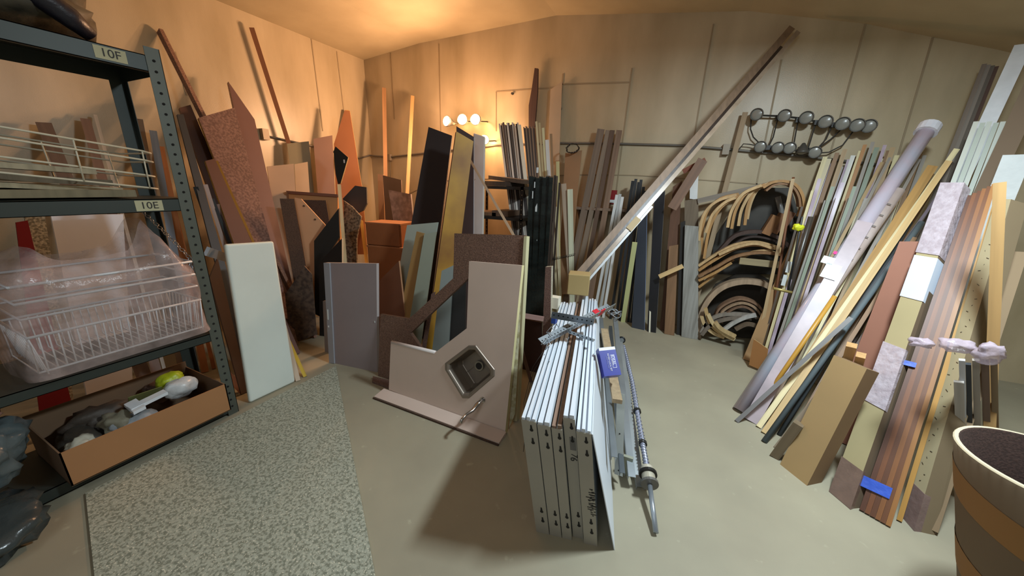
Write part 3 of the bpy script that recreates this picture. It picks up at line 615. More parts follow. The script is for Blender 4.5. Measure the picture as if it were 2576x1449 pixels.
# brown L worktop (underside of chipboard)
bp_px = [(1143, 587), (1322, 592), (1316, 690), (1195, 684), (1032, 838), (1064, 884), (1075, 985), (952, 958), (957, 790), (1028, 802), (1048, 785), (1140, 700)]
pts, n = hit(bp_px, (-1.45, 1.88, 0), 0, 9, ext=False)
e = empty('corner_worktop', V((-1.45, 1.85, 0)), 'brown chipboard corner worktop, turned face away, behind the sink worktop', 'worktop')
MB().prism(pts, -n * .03, 0, 1, 1).link('chipboard_body', [mat('#8d6c5a', 'chip', .85, 0, '#6b5042', 60), mat('#6b4e3e', 'chip')], e)
ed, _ = hit([(1318, 594), (1325, 594), (1300, 1060), (1290, 1060)], (-1.45, 1.87, 0), 0, 9, ext=False)
MB().prism(ed, -n * .05).link('edge_band', mat('#c4bf98', 'flat', .5), e)
lg, _ = hit([(938, 946), (978, 962), (976, 975), (936, 957)], (-2.0, 1.8, 0), 0, 0, ext=False)
MB().prism([fl(938, 946, .02), fl(985, 957, .02), fl(982, 975, .02), fl(936, 958, .02)], V((0, 0, -.02))).link('backsplash', M_chip, e)
# ---- sink worktop
sw = empty('sink_worktop', V((-1.35, 1.75, 0)), 'pinkish white corner worktop with a steel sink and tap, propped upright', 'worktop')
out_px = [(1180, 657), (1313, 668), (1311, 690), (1270, 1098), (978, 980), (983, 862), (1093, 888), (1174, 826)]
hole_px = [(1180, 873), (1196, 873), (1240, 930), (1240, 945), (1180, 997), (1165, 997), (1124, 930), (1124, 915)]
WF, WA, WLn = V((-1.35, 1.72, 0)), 0, 9
pts, n = hit(out_px, WF, WA, WLn, ext=False); hp, _ = hit(hole_px, WF, WA, WLn, ext=False)
dz = .02
def holed(outer, inner, ext):
    bm = bmesh.new()
    def ring(ps):
        vs = [bm.verts.new(p) for p in ps]; return [bm.edges.new((vs[i], vs[(i + 1) % len(vs)])) for i in range(len(vs))]
    ed = ring(outer) + ring(inner)
    bmesh.ops.triangle_fill(bm, use_beauty=True, edges=ed)
    fs = list(bm.faces); r = bmesh.ops.extrude_face_region(bm, geom=fs)
    bmesh.ops.translate(bm, vec=ext, verts=[v for v in r['geom'] if isinstance(v, bmesh.types.BMVert)])
    bm.verts.index_update()
    V_ = [v.co.copy() for v in bm.verts]; F_ = [tuple(v.index for v in f.verts) for f in bm.faces]
    bm.free(); return V_, F_
vv, ff = holed(pts, hp, -n * .035)
cen_n = n
o = link('worktop_face', vv, ff, [mat('#dcc6b6', 'flat', .42), mat('#d8cf9c', 'flat', .6)], sw)
for p in o.data.polygons:
    if p.normal.x > .8: p.material_index = 1
# rounded front lip on the left arm
lp = hit([(983, 862), (1093, 888)], WF, WA, WLn, ext=False)[0]
MB().tube([lp[0] - n * .012, lp[1] - n * .012], .014, 10).link('rolled_edge', mat('#d9cfc9', 'flat', .35), sw, smooth=True)
# backsplash along the floor
A, B = hit([(978, 978), (1266, 1098)], WF, WA, WLn, ext=False)[0]
A.z = B.z = 0; fwd = V((0, -1, 0)) * .10
MB().hexa([A + V((-.05, 0, 0)) + fwd, B + V((.02, 0, 0)) + fwd, B + V((.02, 0, 0)), A + V((-.05, 0, 0)), A + V((-.05, 0, .018)) + fwd, B + V((.02, 0, .018)) + fwd, B + V((.02, 0, .03)), A + V((-.05, 0, .03))]).link('backsplash', mat('#cdb8aa', 'flat', .5), sw)
MB().bar(A + V((-.05, 0, .006)) + fwd * 1.03, B + V((.02, 0, .006)) + fwd * 1.03, V((0, .006, 0)), V((0, 0, .006))).link('chipboard_edge', M_chipd, sw)
# sink basin
hc = sum(hp, V()) / 8; up = (hp[0] - hp[4]).normalized()
def ringpts(k, depth): return [hc + (p - hc) * k - n * depth for p in hp]
mb = MB(); rings = [ringpts(1.06, -.004), ringpts(1.06, -.0015), ringpts(1.0, -.001)]
rings = [ringpts(1.08, -.001), ringpts(1.07, -.006), ringpts(.96, -.006), ringpts(.88, .0), ringpts(.84, .09), ringpts(.72, .125), ringpts(.1, .13)]
vs = [p for r in rings for p in r]; N = 8
fs = [(i * N + k, i * N + (k + 1) % N, (i + 1) * N + (k + 1) % N, (i + 1) * N + k) for i in range(len(rings) - 1) for k in range(N)] + [tuple((len(rings) - 1) * N + k for k in range(N))]
so = mb.add(vs, fs).link('sink_basin', mat('#94887b', 'flat', .4, .6), sw)
sb = so.modifiers.new('r', 'BEVEL'); sb.width = .012; sb.segments = 3; sb.limit_method = 'ANGLE'
dc = onplane(1206, 920, WF - n * .12, n)
x_ = n.cross(V((0, 0, 1))).normalized(); y_ = x_.cross(n)
mb = MB(); mb.tube([dc, dc + n * .008], .034, 20); dr = mb.link('drain', mat('#a39a8f', 'flat', .25, .8), so, smooth=False)
MB().tube([dc + n * .0085, dc + n * .010], .024, 18).link('drain_hole', mat('#2a2522', 'flat', .5, .3), so)
rb = onplane(1175, 935, WF - n * .118, n)
MB().obox(rb, (hp[6] - hp[4]).normalized() * .0 + (hp[2] - hp[4]).normalized() * .004, (hp[0] - hp[7] + hp[3] - hp[4]).normalized() * .07, n * .004).link('basin_crease', mat('#b5aca2', 'flat', .25, .8), so)
# tap
t0 = onplane(1215, 1005, WF, n); t1 = onplane(1214, 1000, WF + n * .06, n)
P = [t0, t0 + n * .03, t0 + n * .06 + V((-.01, 0, -.02)), t0 + n * .10 + V((-.02, 0, -.045)), t0 + n * .16 + V((-.03, 0, -.05)), t0 + n * .2 + V((-.035, 0, -.065)), t0 + n * .215 + V((-.035, 0, -.085))]
tp = MB().tube(P, [.013, .012, .016, .011, .009, .009, .01], 12).link('tap', mat('#c5c0bb', 'flat', .12, .95), sw, smooth=True)
MB().tube([t0, t0 + n * .008], .02, 16).link('tap_base', mat('#c5c0bb', 'flat', .15, .95), tp)
# crumbling yellow backing board beside the worktop's right edge
panel('foam_backing', 'yellowed foam-edged board behind the long edge of the sink worktop', 'board', [(1306, 690), (1316, 672), (1296, 1040), (1280, 1080)], (-.80, 1.80, 0), 30, 7, .015, mat('#a39a6e', 'chip', .8, 0, '#c9c4a4', 12), mat('#d4d2bc', 'flat'), ext=False)

# ---- small steel shelving unit in the back
e = empty('small_shelving', aty(1230, 700, 3.75), 'small dark steel shelving with clutter in the back below the lit lamps', 'shelving')
M_ss = mat('#2f2d2a', 'flat', .5, .3)
def pb(nm, p0, p1, y0, y1, mt, parent, z=None):
    a = aty(*p0, y0); b = aty(*p1, y0)
    return MB().box((min(a.x, b.x), y0, min(a.z, b.z)), (max(a.x, b.x), y1, max(a.z, b.z))).link(nm, mt, parent)
ys0, ys1 = 3.5, 3.95
L, R_ = aty(1172, 460, ys0).x, aty(1310, 460, ys0).x
ztop = aty(1240, 468, ys0).z
for x in (L, R_):
    for y in (ys0, ys1):
        mb = MB().box((x, y, 0), (x + .035, y + .004, ztop)); z = .9
        mb.box((x, y, 0), (x + .004, y + .035, ztop))
        while z < ztop - .03: mb.tube([V((x + .018, y - .003, z)), V((x + .018, y - .001, z))], .006, 6, 1); z += .05
        mb.link('upright', [M_ss, mat('#9a8a70', 'flat')], e)
for z in (ztop, aty(1240, 545, ys0).z, .55): MB().box((L, ys0, z - .03), (R_ + .035, ys1 + .035, z)).link('shelf', M_ss, e)
for i, (x0, z, w, h, c_, lab, cat) in enumerate([(.02, ztop, .5, .05, '#4a4038', 'sagging dark tray on top of the small steel shelving', 'tray'), (.25, ztop + .05, .42, .04, '#5b4a3c', 'slanted brown board on the tray over the small shelving', 'board'),
                                       (.05, aty(1240, 545, ys0).z, .3, .035, '#8a6a50', 'brown plank on the middle shelf of the small shelving', 'plank'), (.3, aty(1240, 545, ys0).z, .2, .06, '#6f5846', 'brown block on the middle shelf of the small shelving', 'block')]):
    c = V((L + x0 + w / 2, 3.75, z + h / 2 + .002)); o = MB().obox(c, (w / 2, 0, -.02 * (i == 1)), (0, .18, 0), (0, 0, h / 2)).link('clutter_piece', mat(c_, 'wood')); setp(o, lab, cat)
zl = aty(1240, 590, ys0).z
for i in range(9):
    x = L + .04 + .055 * (i % 9); o = MB().box((x, 3.56, .552), (x + .045, 3.86, .552 + .18 + .06 * (i % 3))).link('wood_block', mat(['#8c6648', '#b58c64', '#6c4c38'][i % 3], 'wood'))
    setp(o, 'offcut block on low shelf of small shelving, %s from yellow slab' % ORD[i], 'block', 'offcut blocks on the low shelf')
stick('white_pipe', 'short white pipe lying across the small steel shelving', 'pipe', ('y', 1165, 535, 3.44), ('y', 1216, 541, 3.44), 8, .02, M_white, rnd=True)
stick('thin_lath', 'thin pale lath crossing in front of the small steel shelving', 'lath', ('y', 1320, 640, 2.6), ('y', 1174, 388, 3.1), 6, .012, mat('#b59c80', 'wood'))
stick('thin_lath', 'short thin lath leaning nearly upright against the small steel shelving', 'lath', ('f', 1230, 770), ('y', 1196, 450, 3.42), 6, .012, mat('#c2a98c', 'wood'))
# ================================================================== SHEAVES OF STRIPS (behind the sink worktop)
G1 = 'laminate strips in the fanned sheaf'
cols = ['#d8cdbd', '#4a3e38', '#cfc6ba', '#5a4b43', '#bdb2a6', '#38302c', '#d4ccc2', '#4a403c']
for i in range(17):
    t = i / 16
    tx = 1257 + t * 52; ty = 316 + 4 * math.sin(i * 1.7); fx_ = 1318 + t * 34; fy_ = 800 - 10 * t
    nm = {'#d': 'pale', '#c': 'pale', '#b': 'greyish', '#4': 'brown', '#5': 'brown', '#3': 'dark'}[cols[i % 8][:2]]
    stick('laminate_strip', '%s edge laminate strip, %s in the fanned sheaf counting from the lit lamps' % (nm, ORD[i]), 'strip', ('f', fx_, fy_), ('y', tx, ty, 4.05 + .015 * (i % 3)), 4.4, .11, mat(cols[i % 8], 'flat'), G1)
stick('white_lath', 'wider white lath dividing the pale and brown halves of the fanned sheaf', 'lath', ('f', 1362, 792), ('y', 1306, 315, 4.0), 9, .03, M_cream)
G2 = 'brown laminate strips behind the black bundle'
for i in range(12):
    t = i / 11; c_ = ['#6a5446', '#3c302a', '#a08468'][i % 3]
    stick('laminate_strip', '%s strip standing behind the black wrapped bundle, %s from the white lath' % (['brown', 'blackish', 'tan'][i % 3], ORD[i]), 'strip', ('f', 1362 + t * 16, 785), ('y', 1318 + t * 28, 322 + 3 * math.sin(i * 2), 4.15), 2.8, .08, mat(c_, 'flat'), G2)
for i, (tx, ty, fx_, w, c_, lab) in enumerate([(1349, 306, 1386, 5, '#d9cba0', 'tallest cream lath rising behind the black wrapped bundle'), (1357, 309, 1391, 5, '#c7b588', 'tan lath next to the tallest cream lath'), (1366, 322, 1396, 6, '#e2dcae', 'yellowish lath between the tan lath and the white flat one'),
                                    (1376, 352, 1400, 9, '#e3e3e0', 'flat white lath just past the yellowish one'), (1386, 337, 1404, 6, '#9a7a54', 'brown batten standing just past the flat white lath')]):
    stick('thin_lath', lab, 'lath', ('f', fx_, 785), ('y', tx, ty, 4.1), w, .02, mat(c_, 'wood'))
# black wrapped bundle
bb = empty('black_bundle', fl(1345, 800), 'black plastic wrapped bundle of long strips with small white labels', 'bundle')
for i in range(7):
    stick('wrapped_strip', None, None, ('f', 1322 + i * 7, 812 - i), ('y', 1336 + i * 8.5, 443 + (i * 7) % 5, 3.35 + .02 * (i % 2)), 9, .05, mat('#151a19', 'crumple', .25, 0, '#232a28', 8), parent=bb)
for x, y, w, h in ((1340, 490, 1.2, 10), (1345, 465, 1.2, 8), (1349, 520, 2.6, 14), (1349, 603, 3, 3), (1352, 428, 2.6, 7)):
    f_ = (800 - y) / 360.; c = aty(x, y, 2.55 + .5 * f_); c = c
    dcam = (O - c).normalized(); 
    cc = fl(1345, 808).lerp(aty(1355, 443, 3.35), min(1, (808 - y) / 365)); 
    c = onplane(x, y, cc + V((0, -.06, 0)), V((0, -1, .3)).normalized())
    MB().obox(c, (w * .0035, 0, 0), (0, .003, .0), (0, 0, h * .0035)).link('white_label', M_white, bb)
G3 = 'dark slats beside the black bundle'
for i, (tx, ty, fx_) in enumerate([(1396, 441, 1372), (1401, 443, 1378), (1408, 460, 1384), (1390, 480, 1368)]):
    stick('brown_lath', 'dark brown lath leaning beside the black wrapped bundle, %s from it' % ORD[[1, 2, 3, 0][i]], 'lath', ('f', fx_, 800), ('y', tx, ty, 3.6), 5, .03, mat(['#3a2e26', '#54443a'][i % 2], 'wood'), G3)
for i, (tx, ty, fx_, w, c_, lab) in enumerate([(1418, 462, 1440, 12, '#b9a48e', 'wide tan board beside the coil spring'), (1403, 406, 1408, 8, '#d8c98f', 'yellow-cream lath just past the dark slats'), (1434, 476, 1440, 13, '#dfe0c4', 'pale greenish cream board beside the wide tan board'),
                                    (1398, 520, 1412, 7, '#e0d3b0', 'short cream lath low between the dark slats and the tan board'), (1390, 560, 1404, 6, '#cfc09c', 'shortest cream lath close to the brown upright board')]):
    stick('cream_board', lab, 'board', ('f', fx_, 790), ('y', tx, ty, 3.9), w, .02, mat(c_, 'wood'))
# coil spring
mb = MB(); a, b = aty(1390, 652, 3.72), aty(1446, 640, 3.72); d = b - a
mb.tube([a + d * (k / 120) + V((0, math.cos(k * .75), math.sin(k * .75))) * .014 for k in range(121)], .003, 5)
setp(mb.link('coil_spring', mat('#26231f', 'flat', .4, .5), smooth=True), 'black coil spring hanging across the cream boards', 'spring')
# brown upright board, rail, white block
panel('upright_board', 'rough brown upright board with a frayed white edge at the end of the low rail', 'board', [(1372, 672), (1387, 671), (1382, 985), (1358, 985)], (-.95, 2.45, 0), 0, 2, .04, M_chip, mat('#cfc6b0', 'chip'))
stick('low_rail', 'pinkish low rail running from the sink worktop to the brown upright board', 'rail', ('y', 1306, 792, 2.3), ('y', 1366, 802, 2.43), 13, .03, mat('#8d6c62', 'wood'))
panel('dark_sheet', 'dark red-brown sheet under the low rail', 'sheet', [(1308, 800), (1362, 812), (1362, 960), (1300, 950)], (-1.0, 2.55, 0), 0, 2, .02, mat('#47302a', 'flat', .7))
stick('loose_lath', 'loose pinkish lath slanting down in the dark gap beside the sink worktop', 'lath', ('f', 1336, 960), ('y', 1304, 850, 2.15), 9, .012, mat('#8a6f63', 'wood'))
c = aty(1393, 763, 2.5); setp(MB().box((c.x - .035, c.y, c.z - .045), (c.x + .035, c.y + .07, c.z + .045)).link('white_block', M_cream), 'small white block fixed beside the frayed edge of the brown upright board', 'block')

for x, y, r, lab in ((1408, 274, .028, 'dark round plug stuck on the seam of the back wall'), (1290, 236, .014, 'small dark hook on the back wall above the fanned sheaf')):
    c = aty(x, y, WBY); setp(MB().tube([c, c - V((0, .025, 0))], r, 12).link('wall_plug', M_cable), lab, 'wall fixing')
# ---- cardboard sheet with tape ring, planks on the back wall
panel('cardboard_sheet', 'folded brown cardboard sheet leaning on the back wall under the black tape ring', 'cardboard', [(1422, 385), (1463, 378), (1448, 530), (1432, 740), (1402, 740)], (-1.6, 4.1, 0), -10, 3, .015, mat('#a5805e', 'flat', .8), ext=False)
a = aty(1440, 373, 4.1); mb = MB(); N = 28
for k in range(N):
    p, q = 6.2832 * k / N, 6.2832 * (k + 1) / N
    f1 = lambda t, y: V((a.x + math.cos(t) * .07, y + .02 * math.sin(t), a.z + math.sin(t) * .05))
    mb.add([f1(p, a.y - .015), f1(q, a.y - .015), f1(q, a.y + .03), f1(p, a.y + .03)], [(0, 1, 2, 3)])
o = mb.link('tape_ring', M_black); s_ = o.modifiers.new('s', 'SOLIDIFY'); s_.thickness = .006; setp(o, 'black tape ring on top of the cardboard sheet', 'tape')
G4 = 'weathered planks on the back wall'
for i, (tx, ty, fx_, w, c_) in enumerate([(1512, 325, 1424, 17, '#85705f'), (1530, 328, 1442, 12, '#8d7a68'), (1541, 328, 1462, 11, '#6d5546'), (1558, 328, 1484, 14, '#8a6f5b')]):
    stick('weathered_plank', 'weathered brown plank leaning on the back wall, %s from the tape ring' % ORD[i], 'plank', ('f', fx_, 752), ('y', tx, ty, 4.3), w, .03, mat(c_, 'wood', .8), G4)
o = MB().prism([aty(x, y, 4.33) for x, y in [(1345, 171), (1353, 172), (1352, 230), (1345, 320), (1340, 700), (1328, 700), (1330, 265), (1338, 220)]], V((0, .03, 0))).link('dark_timber', mat('#4a3530', 'wood')); setp(o, 'dark warped timber rising highest above the fanned sheaf', 'timber')
panel('pale_wall_board', 'faded pale board standing against the back wall behind the sheaf', 'board', [(1385, 225), (1414, 205), (1394, 740), (1360, 740)], (-1.75, 4.3, 0), 0, 1, .012, mat('#b8a48a', 'flat', .6))
# wooden ledge on the wall
le = empty('wall_ledge', aty(1500, 545, 4.33), 'narrow dusty wooden ledge on brackets behind the weathered planks', 'ledge')
a, b = aty(1442, 522, 4.32), aty(1580, 518, 4.32)
MB().box((a.x, 4.24, a.z - .015), (b.x, 4.4, a.z + .015)).link('ledge_board', M_old, le)
for t_ in (.1, .5, .9):
    x = a.x + (b.x - a.x) * t_; MB().prism([V((x, 4.4, a.z - .016)), V((x, 4.26, a.z - .016)), V((x, 4.4, a.z - .15))], V((.025, 0, 0))).link('bracket', M_old, le)
c = aty(1540, 496, 4.385); sg = MB().box((c.x - .05, 4.385, c.z - .08), (c.x + .05, 4.395, c.z + .08)).link('red_sign', mat('#8e1f22', 'flat', .5)); setp(sg, 'small dark red and white sign on the back wall above the ledge', 'sign')
MB().box((c.x - .035, 4.381, c.z - .065), (c.x + .035, 4.386, c.z - .03)).link('white_band', M_white, sg)
G5 = 'white slats behind the long diagonal bundle'
for i, (tx, ty, fx_, fy_) in enumerate([(1552, 490, 1495, 790), (1560, 488, 1508, 790), (1566, 495, 1518, 795)]):
    stick('white_lath', 'white lath leaning behind the diagonal bundle, %s from the weathered planks' % ORD[i], 'lath', ('f', fx_, fy_), ('y', tx, ty, 4.2), 7, .02, mat(['#d6d9d8', '#b9bcbc', '#e1e3e2'][i], 'flat'), G5)
G6 = 'black slats behind the long diagonal bundle'
for i, (tx, ty, fx_) in enumerate([(1592, 455, 1536), (1600, 450, 1550), (1607, 458, 1560), (1613, 452, 1572), (1619, 470, 1582), (1625, 480, 1590)]):
    stick('black_lath', 'black lath behind the diagonal bundle, %s from the white slats' % ORD[i], 'lath', ('f', fx_, 800 - i), ('y', tx, ty, 4.2), 7, .02, mat(['#17181a', '#2a2c2f'][i % 2], 'flat'), G6)
stick('lime_lath', 'pale lime lath leaning low in front of the black slats', 'lath', ('f', 1567, 810), ('y', 1597, 610, 3.85), 12, .015, mat('#d2d69a', 'flat'))
panel('blue_grey_board', 'blue-grey faced board standing between the lime lath and the white-edged black board', 'board', [(1606, 533), (1628, 520), (1621, 824), (1590, 808)], (-.2, 4.02, 0), -6, 3, .02, mat('#3d424c', 'flat', .3), mat('#9fb6e0', 'flat'))
panel('black_board', 'black board with a thin white edge, its foot standing out beside the brown offcuts', 'board', [(1646, 500), (1673, 480), (1650, 838), (1628, 830)], (-.11, 4.0, 0), 0, 4, .03, mat('#1d1c20', 'flat', .35), mat('#cfcfd0', 'flat'))
stick('white_edge_lath', 'thin cream lath along the black board', 'lath', ('f', 1634, 836), ('y', 1645, 500, 4.2), 4, .012, M_cream)
for i, (tl, tr, br, bl, c_, lab) in enumerate([((1693, 470), (1716, 455), (1693, 832), (1660, 826), '#6b4b38', 'tall rough brown board beside the black board'), ((1712, 560), (1724, 556), (1716, 838), (1702, 832), '#2a2623', 'narrow blackish board beside the silver-grey board'),
                                       ((1683, 620), (1706, 616), (1697, 828), (1672, 822), '#8b6a4c', 'shorter knotty brown board in front of the tall rough one')]):
    panel('rough_board', lab, 'board', [tl, tr, br, bl], (.15 - .04 * i, 4.12 - .05 * i, 0), 0, 3, .03, mat(c_, 'wood', .8))
panel('silver_board', 'silver-grey weathered board standing beside the bent wood hoops', 'board', [(1723, 567), (1757, 570), (1756, 853), (1714, 850)], (.37, 4.03, 0), 0, 3, .03, mat('#9d9c96', 'wood', .6, 0, '#7f7d76'), mat('#6e6a64', 'flat'))
panel('grey_brown_board', 'grey-brown board rising behind the silver-grey board', 'board', [(1722, 505), (1757, 500), (1757, 800), (1722, 800)], (.38, 4.15, 0), 0, 3, .025, mat('#7b6c59', 'wood', .8))
panel('white_card', 'small white card tucked at the top of the grey-brown board', 'card', [(1736, 450), (1757, 440), (1754, 502), (1735, 500)], (.38, 4.22, 0), 0, 3, .008, mat('#e4e6e4', 'flat'), ext=False)
stick('yellow_batten', 'short yellow batten lying across the rough brown boards', 'batten', ('y', 1658, 696, 3.96), ('y', 1718, 669, 3.99), 11, .015, M_pine)
stick('rust_plank', 'rust brown plank crossing behind the diagonal bundle with a splayed top', 'plank', ('y', 1690, 525, 4.0), ('y', 1768, 402, 4.1), 24, .02, mat('#7c5a42', 'wood'))
stick('rust_plank', 'reddish brown short plank under the splayed top of the rust plank', 'plank', ('y', 1718, 432, 4.2), ('y', 1775, 402, 4.2), 12, .02, mat('#8a4f38', 'wood'))
stick('tall_batten', 'tall knotty batten leaning on the wall before the unlit lamps', 'batten', ('f', 1740, 800), ('y', 1875, 283, 4.33), 13, .03, mat('#a58f72', 'wood', .7))
# ================================================================== STEEL PANEL STACK
sa = V((-.205, .979, 0)); sr = V((.979, .205, 0)); C0 = V((-.47, 1.125, 0)); HT = .655
M_pw = mat('#d5dde6', 'flat', .4); M_pend_shaded = mat('#a5a093', 'flat', .5)  # end caps greyer than the white faces, their shade put into the colour
wd = [.064, .056, .046, .05, .062]; hh = [HT - .01, HT - .02, HT - .025, HT + .02, HT - .02]
labs = ['white steel door section standing on edge, outermost towards the sink worktop', 'white steel door section on edge, second from the sink worktop', 'brown-topped steel door section in the middle of the standing stack', 'white steel door section on edge whose end is marked 76', 'white steel door section on edge, outermost beside the blue lock box']
def shr(mb, z0=None):
    for v in mb.v: v += sr * .085 * (1 - v.z / HT) + sa * .06 * (1 - v.z / HT)
    return mb
off = 0
for i in range(5):
    w, h = wd[i], hh[i]; L_ = 1.53 + .05 * i; a0 = C0 + sr * (off + w / 2) + sa * (.02 if i == 3 else .0)
    e = empty('garage_door_section', a0 + sa * L_ / 2, labs[i], 'garage door', 'garage door sections standing on edge')
    mm = M_pw if i != 2 else mat('#8a7060', 'flat', .6)
    mb = MB(); mb.obox(a0 + sa * (L_ / 2 + .004) + V((0, 0, h / 2 - .006)), sr * (w / 2 - .002), sa * (L_ / 2), V((0, 0, h / 2 - .006)), 0)
    shr(mb).link('panel_body', [M_pw if i == 4 else mat('#b9bfc4', 'flat', .45)], e)
    nr = 3 if i in (0, 4) else 2
    for k in range(nr):
        ww = w / nr; cc = a0 + sr * (-w / 2 + ww * (k + .5)) + sa * (L_ / 2) + V((0, 0, h - .006 + .006 * (k % 2)))
        shr(MB().obox(cc, sr * (ww / 2 - .004), sa * (L_ / 2), V((0, 0, .009)))).link('top_flange', mm if k % 2 == 0 else (M_pw if i != 2 else M_old), e)
    ep = shr(MB().obox(a0 + V((0, 0, (h - .008) / 2)), sr * (w / 2 - .0015), sa * .003, V((0, 0, (h - .008) / 2)))).link('end_cap', M_pend_shaded, e)
    for z in (h - .05, h - .115, .14, .08):
        c = a0 - sa * .0035 + V((0, 0, z)) + sr * .008; up_ = V((0, 0, 1)); mb = MB()
        mb.prism([c + sr * (.0075 * math.sin(q_ * .5)) + up_ * (-.0075 * math.cos(q_ * .5)) for q_ in range(-5, 6)] + [c + sr * .003 + up_ * .024, c - sr * .003 + up_ * .024][::-1][::-1], -sa * .001)
        shr(mb).link('keyhole_slot', mat('#1d1b18', 'flat', .8), ep)
    if i == 3:
        lb = MB(); lb.obox(a0 - sa * .0036 + V((0, 0, h - .13)) + sr * .008, sr * .012, sa * .0004, V((0, 0, .033))); shr(lb).link('grey_tag', mat('#6c6a66', 'flat'), ep)
        text('76', 'end_writing', frame_m(a0 - sa * .004 + V((0, 0, h - .20)) + sr * .008 + (sr * .085 + sa * .06) * (1 - (h - .20) / HT), V((0, 0, -1)), sr), .04, mat('#24221f'), ep)
    if i == 4:
        mb = MB(); rr = random.Random(3)
        for k in range(26):
            c = a0 - sa * .0036 + V((0, 0, .34 - .006 * k + rr.uniform(-.004, .004))) + sr * (.014 + rr.uniform(-.01, .012)); mb.obox(c, sr * rr.uniform(.003, .014), sa * .0003, V((0, 0, .002)))
        shr(mb).link('print_smudge', mat('#2a2824', 'flat', .8), ep)
    if i == 4:
        q0, q1 = a0 + sr * (w / 2), a0 + sr * (w / 2) + sa * L_; up_ = V((0, 0, h - .01)); ou = sr * .07
        shr(MB().prism([q0 + up_, q1 + up_, q1 + ou, q0 + ou], sr * .004)).link('side_skin', M_pw, e)
    off += w + .001
# galvanised angles on the stack
def angle_bar(name, label, a, b, w, tilt, mt, tape=None, toothed=False):
    a, b = V(a), V(b); d = (b - a).normalized(); s_ = V((0, 0, 1)).cross(d).normalized(); u = d.cross(s_)
    s1 = (s_ * math.cos(tilt) + u * math.sin(tilt)); s2 = (-s_ * math.sin(tilt) + u * math.cos(tilt))
    e = empty(name, (a + b) / 2, label, 'angle bar')
    mb = MB(); mb.bar(a + s1 * w / 2, b + s1 * w / 2, s1 * w / 2, s2 * .0012); mb.bar(a + s2 * w / 2, b + s2 * w / 2, s2 * w / 2, s1 * .0012)
    L_ = (b - a).length; n = int(L_ / .028)
    for k in range(n):
        for q, s in ((s1, s2), (s2, s1)):
            c = a + d * (k + .5) * L_ / n + q * w * .55
            mb.tube([c - s * .0018, c + s * .0018], .0048, 8, 1)
    mb.link('angle', [mt, M_hole], e)
    MB().bar(a - d * .001, a + d * .001, s1 * w * .1, s2 * w * .1) if 0 else None
    if tape is not None:
        c = a + d * L_ * tape; MB().obox(c + s1 * w / 2 + s2 * w * .02, d * .028, s1 * (w / 2 + .002), s2 * .0035).link('red_tape', mat('#c21f2e', 'flat', .5), e)
        MB().obox(c + s2 * w / 2 + s1 * w * .02, d * .028, s2 * (w / 2 + .002), s1 * .0035).link('red_tape', mat('#c21f2e', 'flat', .5), e)
    return e
zs = HT + .03
angle_bar('perforated_angle', 'long galvanised perforated angle with red tape lying across the steel panels', fl(1368, 868, zs + .01), fl(1540, 776, zs + .05), .05, .5, M_galv, .78)
angle_bar('perforated_angle', 'dark galvanised perforated angle crossing over the taped one', fl(1386, 800, zs + .10), fl(1492, 818, zs + .075), .046, .2, mat('#7c8288', 'flat', .35, .7))
angle_bar('perforated_angle', 'short galvanised angle poking out under the taped one', fl(1430, 838, zs + .01), fl(1492, 860, zs + .01), .024, .3, M_galv)
mb = MB(); tw = []
for k, (x, y) in enumerate([(1378, 862), (1384, 848), (1398, 842), (1372, 880)]):
    c = fl(x, y, zs); tw += [c, c + V((.02, .02, .03)), c + V((-.01, .04, .05)), c + V((-.03, .01, .02))]
mb.tube(tw, .003, 6)
setp(mb.link('wire_tangle', M_steel, smooth=True), 'tangled bits of wire at the end of the taped angle', 'wire')
o = MB().box((-.69, 2.12, HT + .005), (-.66, 2.16, HT + .07)).link('blue_clip', mat('#22418f', 'flat')); setp(o, 'small dark blue clip at the sink side of the steel panels', 'clip')
# thin wires hanging in the gap beside the stack
mb = MB()
for k in range(5):
    a = fl(1366 + k * 4, 885 + 6 * k, HT); mb.tube([a, a + V((-.05, -.02, -.10)), a + V((-.07, -.08, -.3)), a + V((-.03 - .01 * k, -.14, -.5))], .0015, 5)
setp(mb.link('hanging_wire', M_cable, smooth=True), 'thin dark wires drooping beside the steel panels into the dark gap', 'wire')
# long diagonal bundle with cardboard cap
A0, B0 = V((-.70, 2.80, .80)), aty(2000, 78, 4.32)
A0 = fl(1462, 700, .80)
dv = (B0 - A0).normalized(); fcam = (O - (A0 + B0) / 2).normalized(); fcam = (fcam - fcam.dot(dv) * dv).normalized(); sd = dv.cross(fcam)
if sd.x < 0: sd = -sd
for k, (o_, w, t, a_, b_, mt, nm, lab) in enumerate([(-.040, .028, .03, 0, 1, mat('#8c735c', 'wood', .55), 'long_moulding', 'long brown moulding, upper edge of the diagonal bundle'), (.0, .012, .034, 0, .93, mat('#3a2c24', 'wood', .4), 'long_moulding', 'long dark strip between the mouldings of the diagonal bundle'),
                                      (.026, .02, .03, .0, 1, mat('#94806b', 'flat', .3, 0, '#b3a08c', 8), 'wrapped_moulding', 'long clear-wrapped moulding on the lower side of the diagonal bundle'), (.058, .009, .02, -.03, .3, mat('#c4c9cc', 'flat', .35), 'white_moulding', 'thin white moulding under the diagonal bundle')]):
    a = A0 + sd * o_ + (B0 - A0) * a_; b = A0 + sd * o_ + (B0 - A0) * b_
    setp(MB().bar(a, b, sd * w, fcam * t / 2).link(nm, mt), lab, 'moulding', None)
cpk = MB(); c = A0 + dv * -.0
cpk.obox(fl(1456, 712, .80), sr * .085, sa * .07, V((0, 0, .085)))
o = cpk.link('cardboard_box', mat('#a38d5e', 'flat', .85)); setp(o, 'cardboard end cap box on the foot of the diagonal bundle', 'box'); bv = o.modifiers.new('b', 'BEVEL'); bv.width = .006
